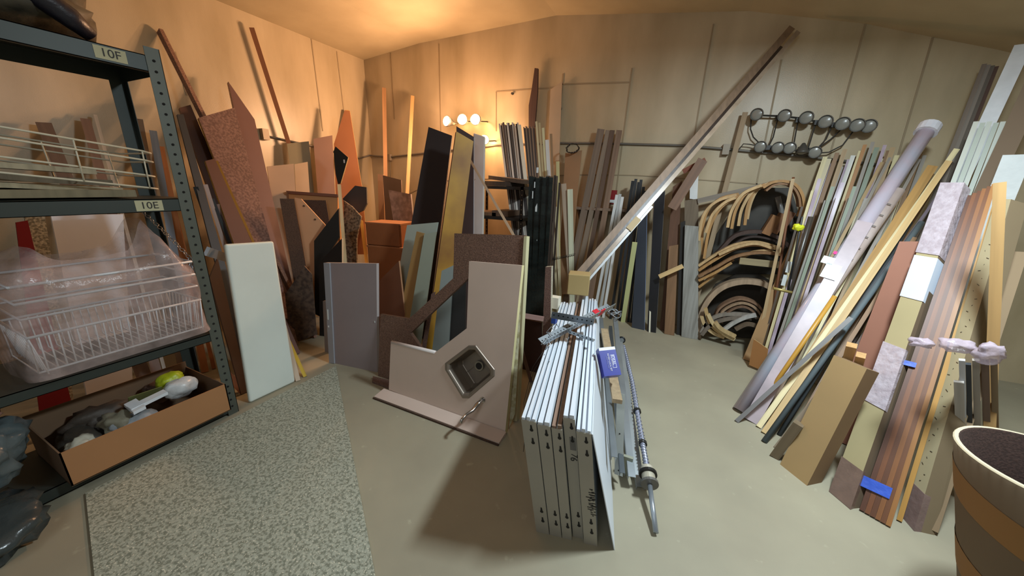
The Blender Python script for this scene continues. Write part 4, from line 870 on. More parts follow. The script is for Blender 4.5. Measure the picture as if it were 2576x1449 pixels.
o = MB().bar(A0 + (B0 - A0) * .2 + sd * .035 + fcam * .02, A0 + (B0 - A0) * .245 + sd * .035 + fcam * .02, sd * .028, fcam * .004).link('card_sleeve', M_cardl); setp(o, 'torn cardboard sleeve round the diagonal bundle', 'cardboard')
# ---- rails, lock box and spring shaft on the far side of the stack
def fp(x, y, z): return fl(x, y, z)
setp(MB().bar(fp(1553, 1010, .48), fp(1520, 830, .50), sr * .025, V((0, 0, .012))).link('dusty_plank', mat('#a58f70', 'wood')), 'dusty plank with a brown stain along the steel panels', 'plank')
G7 = 'galvanised rails beside the steel panels'
for i, (x0, y0, z0, x1, y1, z1, w, c_, lab) in enumerate([(1546, 1150, .28, 1512, 800, .50, .014, '#8f979c', 'inner galvanised rail pressed against the steel panels'), (1566, 1190, .12, 1536, 820, .42, .012, '#5e656a', 'dark slotted rail, second out from the steel panels'),
                                             (1590, 1200, .08, 1548, 800, .40, .018, '#a9b1b6', 'wide galvanised rail, third out from the steel panels'), (1612, 1225, .03, 1560, 860, .30, .02, '#b9c1c4', 'outer galvanised channel next to the spring shaft')]):
    a, b = fp(x0, y0, z0), fp(x1, y1, z1); mb = MB(); d = (b - a).normalized(); s_ = V((0, 0, 1)).cross(d).normalized(); u = d.cross(s_)
    mb.bar(a, b, s_ * w, u * .0015); mb.bar(a + s_ * w - u * .012, b + s_ * w - u * .012, s_ * .0015, u * .012); mb.bar(a - s_ * w - u * .012, b - s_ * w - u * .012, s_ * .0015, u * .012)
    setp(mb.link('steel_rail', mat(c_, 'grain', .35, .7)), lab, 'rail', G7)
mb = MB(); a, b = fp(1556, 1195, .05), fp(1562, 990, .42); mb.bar(a, b, V((.022, 0, 0)), V((0, .002, 0)))
d = (b - a)
for t_ in (.06, .25, .5, .93): c = a + d * t_ - V((0, .004, 0)); mb.tube([c, c - V((0, .002, 0))], .004, 8, 1)
setp(mb.link('flat_bracket', [mat('#9da09a', 'flat', .45, .4), M_hole]), 'flat grey steel bracket hanging from the rails', 'bracket')
c = fp(1572, 1195, .0); setp(MB().box((c.x - .02, c.y, 0), (c.x + .03, c.y + .02, .12)).link('foot_plate', mat('#a5a897', 'flat', .5, .3)), 'small grey foot plate standing on the floor beside the rails', 'plate')
sh = empty('spring_shaft', fl(1600, 1100, 0), 'garage door spring shaft with drum and black wheel lying along the rails', 'shaft')
zsf = .085; ln = [fp(1650, 1340, .02), fp(1634, 1215, .09), fp(1612, 1090, .14), fp(1590, 960, .2), fp(1568, 870, .26)]
MB().tube([ln[0], ln[1]], .0125, 12).link('shaft_tube', mat('#9fa6ad', 'flat', .35, .6), sh, smooth=True)
N = 200; mb = MB(); cl = []
for k in range(N + 1):
    t_ = k / N * 3; i = min(2, int(t_)); p = ln[1 + i].lerp(ln[2 + i], t_ - i); d = (ln[2 + i] - ln[1 + i]).normalized(); x_ = d.cross(V((0, 0, 1))).normalized(); y_ = x_.cross(d)
    cl.append(p + (x_ * math.cos(k * 1.6) + y_ * math.sin(k * 1.6)) * .0165)
mb.tube(cl, .0045, 5); mb.link('coil', mat('#8f93a0', 'flat', .3, .6), sh, smooth=True)
MB().tube([ln[1], ln[2], ln[3], ln[4]], .014, 12).link('spring_core', mat('#a9acc0', 'flat', .35, .4), sh, smooth=True)
d = (ln[1] - ln[2]).normalized(); c = ln[1]
for o0, o1, r, c_ in ((-.01, .004, .044, '#6d6a64'), (.004, .045, .034, '#bdb6a2'), (.045, .06, .046, '#24221f'), (.06, .09, .032, '#c9c2b0')):
    MB().tube([c - d * o0, c - d * o1], r, 22).link('cable_drum', mat(c_, 'flat', .45, .3), sh)
for t_, c_ in ((.3, '#22201e'), (.62, '#22201e')):
    p = ln[1].lerp(ln[3], t_); MB().tube([p, p - d * .02], .024, 14).link('end_cone', mat(c_, 'flat', .5), sh)
c = fp(1564, 855, .22); mb = MB(); mb.tube([c + V((math.cos(6.2832 * k / 24), 0, math.sin(6.2832 * k / 24))) * .027 for k in range(25)], .007, 8)
w_ = mb.link('wheel', M_black, sh, smooth=True); MB().tube([c - V((0, .01, 0)), c + V((0, .01, 0))], .021, 16).link('wheel_hub', M_steel, w_)
# coiled cable by the panels' far end
mb = MB(); c = fp(1545, 790, .45)
for k in range(3): mb.tube([c + V((math.cos(t * .5 + k) * .06, math.sin(t * .5 + k) * .05, .012 * k + .02 * math.sin(t))) for t in range(14)], .004, 6)
setp(mb.link('wire_coil', M_galv, smooth=True), 'loose coil of grey wire behind the blue lock box', 'wire')
# blue lock box
ctr = fl(1530, 912, .62); lx = V((.93, .12, -.34)).normalized(); 
lb = empty('lock_box', ctr, 'blue and white keyed lock set carton tilted beside the steel panels', 'carton')
t_up = V((-.40, .55, .74)).normalized(); lx = (lx - lx.dot(t_up) * t_up).normalized(); nf = lx.cross(t_up)
if nf.y > 0: nf = -nf
W2, H2, D2 = .047, .078, .03
q = ctr
BLU = mat('#2c3590', 'flat', .4)
MB().obox(q, lx * W2, t_up * H2, nf * D2).link('carton', BLU, lb)
MB().obox(q + t_up * (H2 + .0006), lx * W2 * .98, t_up * .0006, nf * D2 * .98).link('white_end', mat('#e4e8f2', 'flat'), lb)
MB().obox(q - nf * 0 + t_up * (H2 - .008) + nf * (D2 + .0004), lx * W2 * .98, t_up * .008, nf * .0004).link('white_end', mat('#e4e8f2', 'flat'), lb)
WH = mat('#e8e9f4', 'flat')
rt = -t_up; upv = lx if rt.cross(lx).dot(nf) > 0 else -lx
fc = q + nf * (D2 + .0012)
MB().obox(fc + upv * .021 - t_up * .002, t_up * .036, lx * .0105, nf * .0003).link('logo_plate', WH, lb)
MB().obox(fc + upv * .021 - t_up * .002 + nf * .0004, t_up * .034, lx * .0088, nf * .0003).link('logo_field', BLU, lb)
text('IDEAL', 'carton_writing', frame_m(fc + upv * .021 + nf * .0012 + t_up * .004, rt, upv), .021, WH, lb)
text('SECURITY', 'carton_writing', frame_m(fc + upv * .0135 + nf * .0012 - t_up * .004, rt, upv), .005, WH, lb)
text('KEYED LOCK SET', 'carton_writing', frame_m(fc - upv * .002 + nf * .0005 - t_up * .006, rt, upv), .0125, WH, lb)
text('FOR SECTIONAL DOORS', 'carton_writing', frame_m(fc - upv * .014 + nf * .0005 - t_up * .006, rt, upv), .006, mat('#9aa0d0'), lb)

# ================================================================== BENT WOOD HOOPS
def bent(name, label, pts, y, w, t, mt, group=None, z=0):
    P = []
    K = [aty(px, py, y) for px, py in pts]
    # smooth through the points
    for i in range(len(K) - 1):
        p0, p1, p2, p3 = K[max(i - 1, 0)], K[i], K[i + 1], K[min(i + 2, len(K) - 1)]
        for s in range(6):
            u = s / 6; P.append(.5 * ((2 * p1) + (-p0 + p2) * u + (2 * p0 - 5 * p1 + 4 * p2 - p3) * u * u + (-p0 + 3 * p1 - 3 * p2 + p3) * u ** 3))
    P.append(K[-1]); mb = MB(); vs = []; n = len(P)
    for i, p in enumerate(P):
        d = (P[min(i + 1, n - 1)] - P[max(i - 1, 0)]).normalized(); q = V((0, 1, 0)).cross(d).normalized()
        vs += [p + q * t * 1.4 - V((0, w, 0)), p - q * t * 1.4 - V((0, w, 0)), p - q * t * 1.4 + V((0, w, 0)), p + q * t * 1.4 + V((0, w, 0))]
    vs = [V((v.x, v.y, max(v.z, 0))) for v in vs]
    fs = [(i * 4 + k, i * 4 + (k + 1) % 4, (i + 1) * 4 + (k + 1) % 4, (i + 1) * 4 + k) for i in range(n - 1) for k in range(4)] + [(3, 2, 1, 0), (4 * n - 4, 4 * n - 3, 4 * n - 2, 4 * n - 1)]
    return setp(mb.add(vs, fs).link(name, mt), label, 'moulding', group)
M_h1, M_h2, M_h3 = mat('#b58a55', 'wood', .5), mat('#c9a878', 'wood', .5), mat('#8f6a48', 'wood', .5)
GH = 'bent wood mouldings'
# dark sheets behind
setp(MB().prism([aty(x, y, 4.33) for x, y in [(1775, 850), (1772, 770), (1800, 715), (1850, 690), (1910, 690), (1960, 720), (1975, 850)]], V((0, .02, 0))).link('dark_arch_sheet', mat('#3b352e', 'flat', .6)), 'dark arched sheet standing behind the lowest wood hoops', 'sheet')
setp(MB().prism([aty(x, y, 4.34) for x, y in [(1790, 690), (1795, 600), (1850, 520), (1920, 472), (1990, 472), (2010, 540), (2005, 690)]], V((0, .02, 0))).link('dark_cloth_sheet', mat('#4a4740', 'flat', .6, 0, '#2c2926', 3)), 'dark grey sheet hanging behind the upper wood hoops', 'sheet')
stick('hoop_rail', 'grey-brown timber carrying the upper wood hoops', 'timber', ('y', 1755, 506, 4.22), ('y', 1962, 458, 4.22), 13, .03, M_grayw)
bent('wood_hoop', 'large orange-brown hoop curling over the top of the bent wood pile', [(1917, 472), (1941, 459), (1969, 456), (1997, 465), (2014, 490), (2018, 520), (2010, 545)], 4.1, .06, .008, M_h1, GH)
bent('wood_hoop', 'second orange hoop nested inside the top hoop', [(1925, 480), (1945, 466), (1969, 463), (1992, 471), (2006, 494), (2010, 520)], 4.05, .05, .006, M_h3, GH)
hang = [([(1945, 458), (1908, 474), (1888, 510), (1879, 551)], 'hanging curved moulding first under the top hoop'), ([(1938, 460), (1900, 478), (1880, 520), (1873, 566)], 'hanging curved moulding, second in from the top hoop'),
        ([(1932, 462), (1892, 482), (1866, 525), (1857, 568)], 'hanging curved moulding, third in from the top hoop'), ([(1924, 464), (1876, 486), (1850, 530), (1840, 575)], 'hanging curved moulding, fourth in from the top hoop'),
        ([(1915, 466), (1868, 488), (1840, 530), (1830, 572)], 'hanging curved moulding ending lowest with a yellowish tip'), ([(1858, 488), (1812, 500), (1780, 530), (1767, 580), (1768, 640)], 'curved moulding hanging just beside the silver-grey board'),
        ([(1852, 490), (1800, 508), (1768, 545), (1758, 605)], 'curved moulding sweeping behind the silver-grey board'), ([(1862, 492), (1815, 520), (1785, 575), (1771, 650)], 'longest of the curved mouldings hanging by the silver-grey board'),
        ([(1850, 497), (1822, 510), (1792, 540), (1775, 585)], 'short curved moulding inside the longest hanging one')]
for i, (p, lab) in enumerate(hang): bent('curved_moulding', lab, p, 4.15 - .025 * (i % 5), .022, .009, [M_h2, M_h1, M_h2, M_h1][i % 4], GH)
mid = [([(1757, 668), (1800, 640), (1850, 615), (1900, 609), (1940, 617), (1966, 627)], 'topmost pale moulding of the middle arching layer'), ([(1757, 680), (1800, 652), (1850, 625), (1905, 616), (1966, 634)], 'second pale moulding of the middle arching layer'),
       ([(1808, 640), (1850, 622), (1900, 612), (1945, 625)], 'short pale moulding with a cut end facing the silver-grey board'), ([(1757, 695), (1800, 672), (1850, 645), (1910, 635), (1966, 640)], 'brown moulding low in the middle arching layer'),
       ([(1757, 722), (1785, 700), (1822, 668), (1845, 652)], 'yellowish moulding dropping to the silver-grey board'), ([(1860, 655), (1885, 638), (1920, 630), (1966, 632)], 'moulding end curving up behind the flat shelf strip'),
       ([(1757, 705), (1800, 684), (1840, 660)], 'tan moulding running down beside the yellowish one')]
for i, (p, lab) in enumerate(mid): bent('curved_moulding', lab, p, 4.12 - .03 * (i % 4), .025, .009, [M_h2, M_h1, M_h2, M_h3, M_h1][i % 5], GH)
bent('wood_hoop', 'dark brown hoop arching over the middle layer of mouldings', [(1782, 695), (1784, 662), (1815, 625), (1850, 592), (1900, 582), (1950, 594), (1985, 620)], 4.2, .04, .012, mat('#4b3830', 'wood'), GH)
bent('wood_hoop', 'thin dark hoop just inside the dark brown one', [(1838, 620), (1870, 600), (1905, 595), (1950, 606), (1975, 622)], 4.16, .03, .006, mat('#3a2d28', 'wood'), GH)
stick('shelf_strip', 'flat olive shelf strip across the bent wood pile', 'strip', ('y', 1860, 656, 4.0), ('y', 1958, 666, 4.0), 17, .04, mat('#958561', 'wood'))
low = [([(1757, 850), (1759, 805), (1778, 758), (1815, 722), (1865, 707), (1915, 711), (1948, 728)], .05, .018, 'widest of the low hoops, standing on the floor by the silver-grey board', '#b0977c'), ([(1797, 800), (1808, 775), (1835, 757), (1865, 750), (1900, 762), (1925, 790)], .05, .007, 'outer of the nested small low hoops', '#8b6c54'),
       ([(1806, 806), (1816, 782), (1840, 766), (1868, 760), (1896, 770), (1916, 795)], .05, .007, 'middle of the nested small low hoops', '#a3886c'), ([(1815, 810), (1823, 790), (1845, 774), (1868, 769), (1890, 778), (1906, 798)], .05, .006, 'inner of the nested small low hoops', '#7b5f4a')]
for i, (p, w, t, lab, c_) in enumerate(low): bent('wood_hoop', lab, p, 4.12 - .02 * i, w, t, mat(c_, 'wood'), GH)
fl_ = [([(1765, 795), (1775, 820), (1797, 838), (1822, 848)], '#c9ae80', 'yellow bent piece on the floor, outermost by the silver-grey board'), ([(1775, 775), (1784, 808), (1805, 832), (1838, 850)], '#bd9f6c', 'yellow bent piece on the floor, second from the silver-grey board'),
       ([(1782, 790), (1795, 815), (1820, 838), (1848, 853)], '#d2bb8c', 'yellow bent piece on the floor sticking out most from the pile'), ([(1800, 810), (1812, 825), (1830, 836), (1850, 846)], '#c4a878', 'short yellow bent piece on top of the floor pile'),
       ([(1763, 836), (1785, 805), (1825, 790), (1880, 792), (1905, 798)], '#8d8478', 'grey weathered bent piece across the low hoops'), ([(1765, 842), (1790, 815), (1840, 800), (1890, 800)], '#776c60', 'darker grey bent piece beneath the weathered one'),
       ([(1817, 832), (1845, 812), (1875, 798), (1902, 792)], '#b4b1aa', 'silvery bent piece slanting over the floor pile'), ([(1850, 828), (1880, 815), (1910, 822)], '#6b5a48', 'dark bent piece low behind the silvery one')]
for i, (p, c_, lab) in enumerate(fl_): bent('bent_offcut', lab, p, 4.02 - .025 * (i % 4), .02, .012, mat(c_, 'wood'), 'bent offcuts on the floor')
for i, (x, y, c_, lab) in enumerate([(1938, 566, '#9a6c42', 'brown block next to the hanging mouldings inside the hoops'), (1957, 562, '#8a5f3c', 'brown block in the middle inside the hoops'), (1973, 556, '#7b5236', 'brown block next to the tall thin rods inside the hoops')]):
    c = aty(x, y, 4.2); setp(MB().obox(c, (.035, 0, -.012), (0, .05, 0), (.03, 0, .09)).link('wood_block', mat(c_, 'wood')), lab, 'block', 'blocks inside the hoops')
for i, (x, y, lab) in enumerate([(1962, 505, 'grey plastic pipe length inside the top hoop'), (1983, 520, 'second grey pipe length inside the top hoop, on the side of the fan of mouldings')]):
    stick('grey_pipe', lab, 'pipe', ('y', x + 12, y + 60, 4.25), ('y', x - 6, y - 10, 4.25), 16, .03, mat('#7d7c78', 'flat', .3), rnd=True)

# ================================================================== FAN OF MOULDINGS
PAL = {'pale yellow': '#ddd0a0', 'white': '#dcdcd4', 'brown': '#8a6a48', 'tan': '#b59a72', 'grey-green': '#8f9a86', 'greyish': '#9d968c', 'lilac film-wrapped': '#b9aab6', 'dark': '#55473a', 'orange-brown': '#b07f4c', 'cream': '#cfc3a0'}
order = ['pale yellow', 'cream', 'lilac film-wrapped', 'brown', 'greyish', 'tan', 'lilac film-wrapped', 'white', 'dark', 'pale yellow', 'orange-brown', 'tan', 'greyish', 'grey-green', 'cream', 'lilac film-wrapped', 'brown', 'tan', 'pale yellow', 'greyish', 'grey-green', 'white', 'cream', 'tan', 'brown', 'greyish']
GF = 'mouldings in the back row of the slanted fan'
rr = random.Random(11)
for i, k in enumerate(order):
    t = i / (len(order) - 1)
    tx = 2076 + 250 * t; ty = [395, 400, 412, 385, 420, 376, 402, 392, 418, 380, 365, 388, 358, 372, 400, 366, 380, 372, 392, 400, 384, 410, 396, 404, 384, 392][i]
    fx_ = 1905 + 200 * t; fy_ = 895 + 95 * t
    mt = mat(PAL[k], 'flat', .2, 0, '#a18f9e', 8) if 'film' in k else mat(PAL[k], 'wood', .55)
    stick('moulding', '%s moulding in back row of slanted fan, %s from wood hoops' % (k, ORD[i]), 'moulding', ('f', fx_, fy_), ('y', tx, ty, 4.3), 9 + 4 * rr.random(), .02, mt, GF)
order2 = ['tan', 'dark', 'pale yellow', 'lilac film-wrapped', 'greyish', 'grey-green', 'tan', 'lilac film-wrapped', 'brown', 'grey-green', 'cream', 'greyish', 'dark', 'tan']
GF2 = 'shorter mouldings in the middle row of the slanted fan'
tops2 = [(1995, 450), (2018, 520), (2045, 480), (2062, 450), (2078, 505), (2095, 470), (2105, 500), (2120, 460), (2135, 500), (2150, 470), (2165, 520), (2178, 500), (2190, 530), (2205, 540)]
for i, k in enumerate(order2):
    t = i / (len(order2) - 1); tx, ty = tops2[i]
    mt = mat(PAL[k], 'flat', .2, 0, '#a18f9e', 8) if 'film' in k else mat(PAL[k], 'wood', .55)
    stick('moulding', '%s moulding in shorter middle row of fan, %s from wood hoops' % (k, ORD[i]), 'moulding', ('f', 1898 + 110 * t, 905 + 90 * t), ('y', tx, ty, 3.95), 9 if k != 'dark' else 6, .02, mt, GF2)
panel('cardboard_board', 'tall cardboard board at the edge of the fan beside the wood hoops', 'cardboard', [(1990, 610), (2000, 600), (1900, 925), (1868, 905)], (.83, 3.68, 0), -30, 16, .02, mat('#a9875e', 'flat', .85))
panel('cardboard_flap', 'short rust cardboard flap standing at the foot of the fan', 'cardboard', [(1896, 853), (1932, 878), (1924, 935), (1884, 918)], (.86, 3.5, 0), -30, 6, .008, mat('#9c6c3c', 'flat', .85), mat('#d0b07a', 'flat'), ext=False)
o = stick('lever_handle', 'short brass lever bar crossing the thin rods of the fan', 'bar', ('y', 1945, 725, 3.3), ('y', 1992, 736, 3.3), 7, .02, mat('#a8965a', 'flat', .4, .4), rnd=True)
stick('label_tube', 'dark tube with two white printed labels near the wood hoops', 'tube', ('f', 1935, 905), ('y', 2040, 545, 3.75), 14, .03, mat('#463f38', 'flat', .3), rnd=True)
lt = bpy.data.objects['label_tube']
for (x, y) in ((1973, 705), (1984, 672)):
    a, b = fl(1935, 905), aty(2040, 545, 3.75); t_ = (905 - y) / 360. * .93; p = a.lerp(b, t_); d = (b - a).normalized(); f_ = (O - p).normalized(); f_ = (f_ - f_.dot(d) * d).normalized()
    p = onplane(x, y, p + f_ * .032, f_); MB().obox(p, d.cross(f_) * .015, d * .05, f_ * .0015).link('white_label', M_white, lt)
# long front pieces, described one by one
def fan(nm, lab, cat, a, b, yb_, w, mt, rnd=False, t=.03): return stick(nm, lab, cat, ('f',) + a, ('y',) + b + (yb_,), w, t, mt, rnd=rnd)
M_plast = mat('#b3b8c8', 'flat', .15, 0, '#c2b4c4', 5)
fan('wrapped_tube', 'fat bluish plastic-wrapped tube with a white capped end, highest in front of the fan', 'tube', (1862, 1035), (2336, 322), 4.05, 44, mat('#b6bccb', 'flat', .15, 0, '#c4b2bd', 4), True)
o = bpy.data.objects['wrapped_tube']; cpt = aty(2336, 322, 4.05); dd = (cpt - fl(1862, 1035)).normalized()
MB().tube([cpt - dd * .05, cpt + dd * .02], .068, 16).link('end_cap', mat('#e6e6ee', 'crumple', .4), o, smooth=False)
fan('wrapped_bundle', 'long lilac film-wrapped bundle with a paper label, in front of the fan', 'bundle', (1888, 1060), (2175, 560), 3.5, 40, mat('#9a8d92', 'flat', .4, 0, '#b3a2a6', 6))
o = bpy.data.objects['wrapped_bundle']
for (x, y, w, h) in ((2090, 683, .045, .06), (2083, 655, .035, .03)):
    a, b = fl(1888, 1060), aty(2175, 560, 3.5); p = a.lerp(b, .62); d = (b - a).normalized(); f_ = (O - p).normalized(); f_ = (f_ - f_.dot(d) * d).normalized()
    p = onplane(x, y, p + f_ * .02, f_); MB().obox(p, d.cross(f_) * w, d * h, f_ * .0015).link('paper_label', M_white, o)
p = onplane(2101, 636, p, f_); MB().obox(p, d.cross(f_) * .01, d * .012, f_ * .003).link('pink_dot', mat('#e0208a', 'flat'), o)
fan('wrapped_tube', 'pinkish plastic-wrapped tube with printed marks beside the pale pine pair', 'tube', (1880, 1030), (2260, 480), 3.75, 34, mat('#b8a59c', 'flat', .2, 0, '#c9b9b2', 6), True)
fan('round_dowel', 'round golden dowel crossing the film-wrapped bundle', 'dowel', (1893, 1048), (2100, 745), 3.0, 13, mat('#c9973f', 'wood', .4), True)
fan('pine_lath', 'bright pale pine lath, upper one of the long pair', 'lath', (1908, 1075), (2405, 378), 3.95, 15, M_pineL)
fan('pine_lath', 'golden pine lath, lower one of the long pair', 'lath', (1922, 1090), (2385, 408), 3.85, 17, M_pine)
fan('pine_board', 'golden pine board rising behind the long pair of laths', 'board', (1935, 1060), (2345, 420), 4.1, 26, mat('#c69a5c', 'wood'))
fan('steel_tube', 'thin grey square tube with its foot beyond all the others', 'tube', (1853, 1060), (2140, 800), 2.9, 12, mat('#7d7a78', 'flat', .4, .3))
fan('foam_pipe', 'grey foam pipe cover leaning below the pine pair', 'pipe', (1922, 1112), (2318, 560), 3.55, 17, mat('#5f6a6e', 'flat', .7), True)
fan('foam_pipe', 'darker grey foam pipe cover tucked behind the longer one', 'pipe', (1960, 1095), (2290, 560), 3.7, 14, mat('#494f52', 'flat', .7), True)
fan('thin_moulding', 'thin purple-grey moulding above the foam pipes', 'moulding', (1938, 1085), (2375, 470), 3.8, 8, mat('#6a5f68', 'flat', .4))
fan('brown_moulding', 'narrow brown moulding with pale edge below the foam pipes', 'moulding', (1965, 1130), (2300, 600), 3.45, 12, mat('#8c6c4c', 'wood'))
fan('dark_moulding', 'dark brown moulding against the wide rust board', 'moulding', (1985, 1140), (2300, 640), 3.4, 10, mat('#4f3728', 'wood'))
fan('short_lath', 'short whitish lath with a stained foot beside the cardboard column', 'lath', (1952, 1125), (2085, 960), 2.45, 13, mat('#b3a08a', 'wood'))
fan('grey_brown_post', 'stubby grey-brown post at the foot of the cardboard column', 'post', (1950, 1148), (2010, 1065), 2.3, 28, mat('#7d6c54', 'wood'), t=.05)
o = panel('rust_board', 'wide rust brown board behind the cardboard columns', 'board', [(2262, 610), (2330, 610), (2180, 1120), (2060, 1120)], (.95, 2.75, 0), -25, 20, .02, mat('#996650', 'flat', .7))
for i, (a, b, w, lab) in enumerate([((2075, 1100), (2143, 868), 26, 'taller pine stud poking out behind the wide cardboard column'), ((2108, 1110), (2166, 893), 24, 'shorter pine stud poking out behind the wide cardboard column')]):
    stick('pine_stud', lab, 'stud', ('f',) + a, ('y',) + b + (2.5 - .03 * i,), w, .05, mat('#c99e68', 'wood'))
for i, (fx_, fy_, tx, ty, w, k) in enumerate([(1900, 1010, 2218, 410, 9, 'tan'), (1915, 1025, 2238, 398, 8, 'greyish'), (1930, 1040, 2262, 405, 9, 'brown'), (1945, 1050, 2285, 395, 8, 'pale yellow'), (1960, 1062, 2312, 402, 9, 'greyish'), (1975, 1075, 2350, 440, 9, 'tan'), (1992, 1090, 2370, 432, 9, 'brown'), (2005, 1100, 2388, 452, 8, 'dark'), (2020, 1108, 2402, 470, 9, 'cream')]):
    stick('moulding', '%s moulding behind the fat wrapped tube and pine pair, %s from the wood hoops' % (k, ORD[i]), 'moulding', ('f', fx_, fy_), ('y', tx, ty, 4.18), w, .02, mat(PAL[k], 'wood', .55), 'mouldings behind the wrapped tube')
stick('thin_rod', 'thin reddish brown rod standing beside the tall cardboard board', 'rod', ('f', 1925, 915), ('y', 1996, 446, 4.0), 7, .012, mat('#7a4a2c', 'wood'), rnd=True)
stick('thin_rod', 'thin black rod standing in front of the tube with printed labels', 'rod', ('f', 1950, 900), ('y', 2018, 545, 3.6), 6, .012, M_black, rnd=True)
setp(blob('yellow_tag', aty(2008, 572, 3.62), (.035, .02, .03), mat('#d6dc2c', 'flat', .5), amp=.4, seed=61, sub=3), 'bright yellow crumpled tag on the fan beside the thin black rod', 'tag')
wt = bpy.data.objects['wrapped_tube.001']; a_, b_ = fl(1880, 1030), aty(2260, 480, 3.75); d = (b_ - a_).normalized()
for k in range(7):
    p = a_.lerp(b_, .62 + .05 * k); f_ = (O - p).normalized(); f_ = (f_ - f_.dot(d) * d).normalized(); sd_ = d.cross(f_)
    MB().obox(p + f_ * .052, sd_ * .012, d * .003, f_ * .001).link('printed_mark', mat('#55504a', 'flat'), wt)
# box columns
def column(nm, lab, a0, a1, b0, b1, yb_, depth, mf, m_shaded, bands=(), group=None, kw=1.0):
    """leaning carton: foot edge a0-a1 on the floor, top edge b0-b1 at depth yb_"""
    A0_, A1_, B0_, B1_ = fl(*a0), fl(*a1), aty(*b0, yb_), aty(*b1, yb_ + .0)
    A1_ = A0_ + (A1_ - A0_) * kw; B1_ = B0_ + (A1_ - A0_)
    n = (A1_ - A0_).cross(B0_ - A0_).normalized()
    if n.y > 0: n = -n
    e = empty(nm, (A0_ + A1_) / 2, lab, 'carton', group); ext = -n * depth
    poly = [B0_, B1_, A1_, A0_]
    dz_ = max(0, -ext.z) 
    poly = [p + V((0, 0, 0)) for p in poly]
    mb = MB().prism(poly, ext, 0, 1, 1)
    mb.v = [V((v.x, v.y, max(v.z, 0.0))) for v in mb.v]
    mb.link('carton_body', [mf, m_shaded], e)  # carton sides get a darker card colour, side shading painted in
    for t0_, t1_, mt_, nm_ in bands:
        q = [A0_.lerp(B0_, t1_) + n * .004, A1_.lerp(B1_, t1_) + n * .004, A1_.lerp(B1_, t0_) + n * .004, A0_.lerp(B0_, t0_) + n * .004]
        u = (q[1] - q[0]).normalized() * .004; q = [q[0] - u, q[1] + u, q[2] + u, q[3] - u]
        MB().prism(q, ext - n * .008).link(nm_, mt_, e)
    return e, (A0_, A1_, B0_, B1_, n)
column('cardboard_column', 'short wide dented cardboard column with two pine studs behind it', (1962, 1168), (2030, 1222), (2098, 893), (2158, 915), 2.42, .11, mat('#ac8f62', 'flat', .85), mat('#84694a', 'flat', .85))
col2, q2 = column('cardboard_column', 'long cardboard column banded with lilac stretch film and a white sleeve', (2088, 1238), (2152, 1292), (2368, 462), (2420, 466), 3.25, .07, mat('#a89a72', 'flat', .85), mat('#6a5844', 'flat', .85),
                  [(.75, 1.003, M_film, 'film_band'), (.60, .74, mat('#cfdcec', 'flat', .4), 'white_sleeve'), (.27, .45, M_film, 'film_band'), (-.0, .10, mat('#7a6458', 'crumple', .3), 'film_band')], kw=.8)
for i in range(6):
    c_ = ['#5c3218', '#7a461f', '#64381a', '#8a5526', '#70421f', '#9c682f'][i]; t = i / 5
    a = (2168 + 66 * t, 1285 + 38 * t); b = (2440 + 60 * t, 495 - 28 * t)
    stick('stained_moulding', 'stained wood moulding in the taped bundle, %s from the film-banded cardboard column' % ORD[i], 'moulding', ('f',) + a, ('y',) + b + (3.15,), 13, .03, mat(c_, 'wood', .5), 'stained mouldings in the taped bundle')
a, b = fl(2180, 1292), aty(2460, 485, 3.15)
for (x, y, w, lab) in ((2204, 1225, .085, 'blue tape round the foot of the stained mouldings'), (2275, 912, .07, 'torn blue tape higher up the stained mouldings')):
    t_ = (1300 - y) / 810.; p = fl(2205, 1305).lerp(aty(2470, 480, 3.15), t_ * .9); d = (b - a).normalized(); f_ = (O - p).normalized(); f_ = (f_ - f_.dot(d) * d).normalized()
    p = onplane(x, y, p + f_ * .022, f_); sdv = d.cross(f_)
    setp(MB().obox(p, sdv * w * .62, d * (.028 if y > 1000 else .014), f_ * .003).link('blue_tape', mat('#2c56c4', 'crumple', .5)), lab, 'tape')
col3, q3 = column('printed_carton', 'narrow carton printed with rows of dark marks next to the stained mouldings', (2268, 1298), (2300, 1335), (2505, 500), (2530, 510), 3.0, .08, mat('#b2a582', 'flat', .85), mat('#7b6a50', 'flat', .85), [(0, .10, mat('#7f6a64', 'crumple', .3), 'film_band')])
mb = MB(); A_, A1_, B_, B1_, n = q3
for k in range(34):
    t_ = .12 + .022 * k; p = A_.lerp(B_, t_).lerp(A1_.lerp(B1_, t_), .5 + .18 * math.sin(k * 2.1)) + n * .0012; d = (B_ - A_).normalized(); s_ = (A1_ - A_).normalized()
    mb.obox(p, s_ * (.004 + .003 * math.sin(k * 3.3)) + d * .003 * math.cos(k * 5), d * .0015, n * .0006)
mb.link('printed_marks', mat('#4a4638', 'flat'), col3)
stick('wide_carton', 'wide printed carton behind the cardboard tube', 'carton', ('f', 2335, 1330), ('y', 2560, 640, 2.9), 50, .06, mat('#8a7458', 'flat', .85))
stick('light_post', 'light round-edged wooden post at the edge of the cartons', 'post', ('f', 2480, 1300), ('y', 2515, 460, 2.55), 34, .05, mat('#b9935e', 'wood'))
stick('golden_moulding', 'golden wood moulding with a white sticker beside the printed carton', 'moulding', ('f', 2262, 1310), ('y', 2515, 476, 3.1), 14, .03, mat('#b5853a', 'wood'))
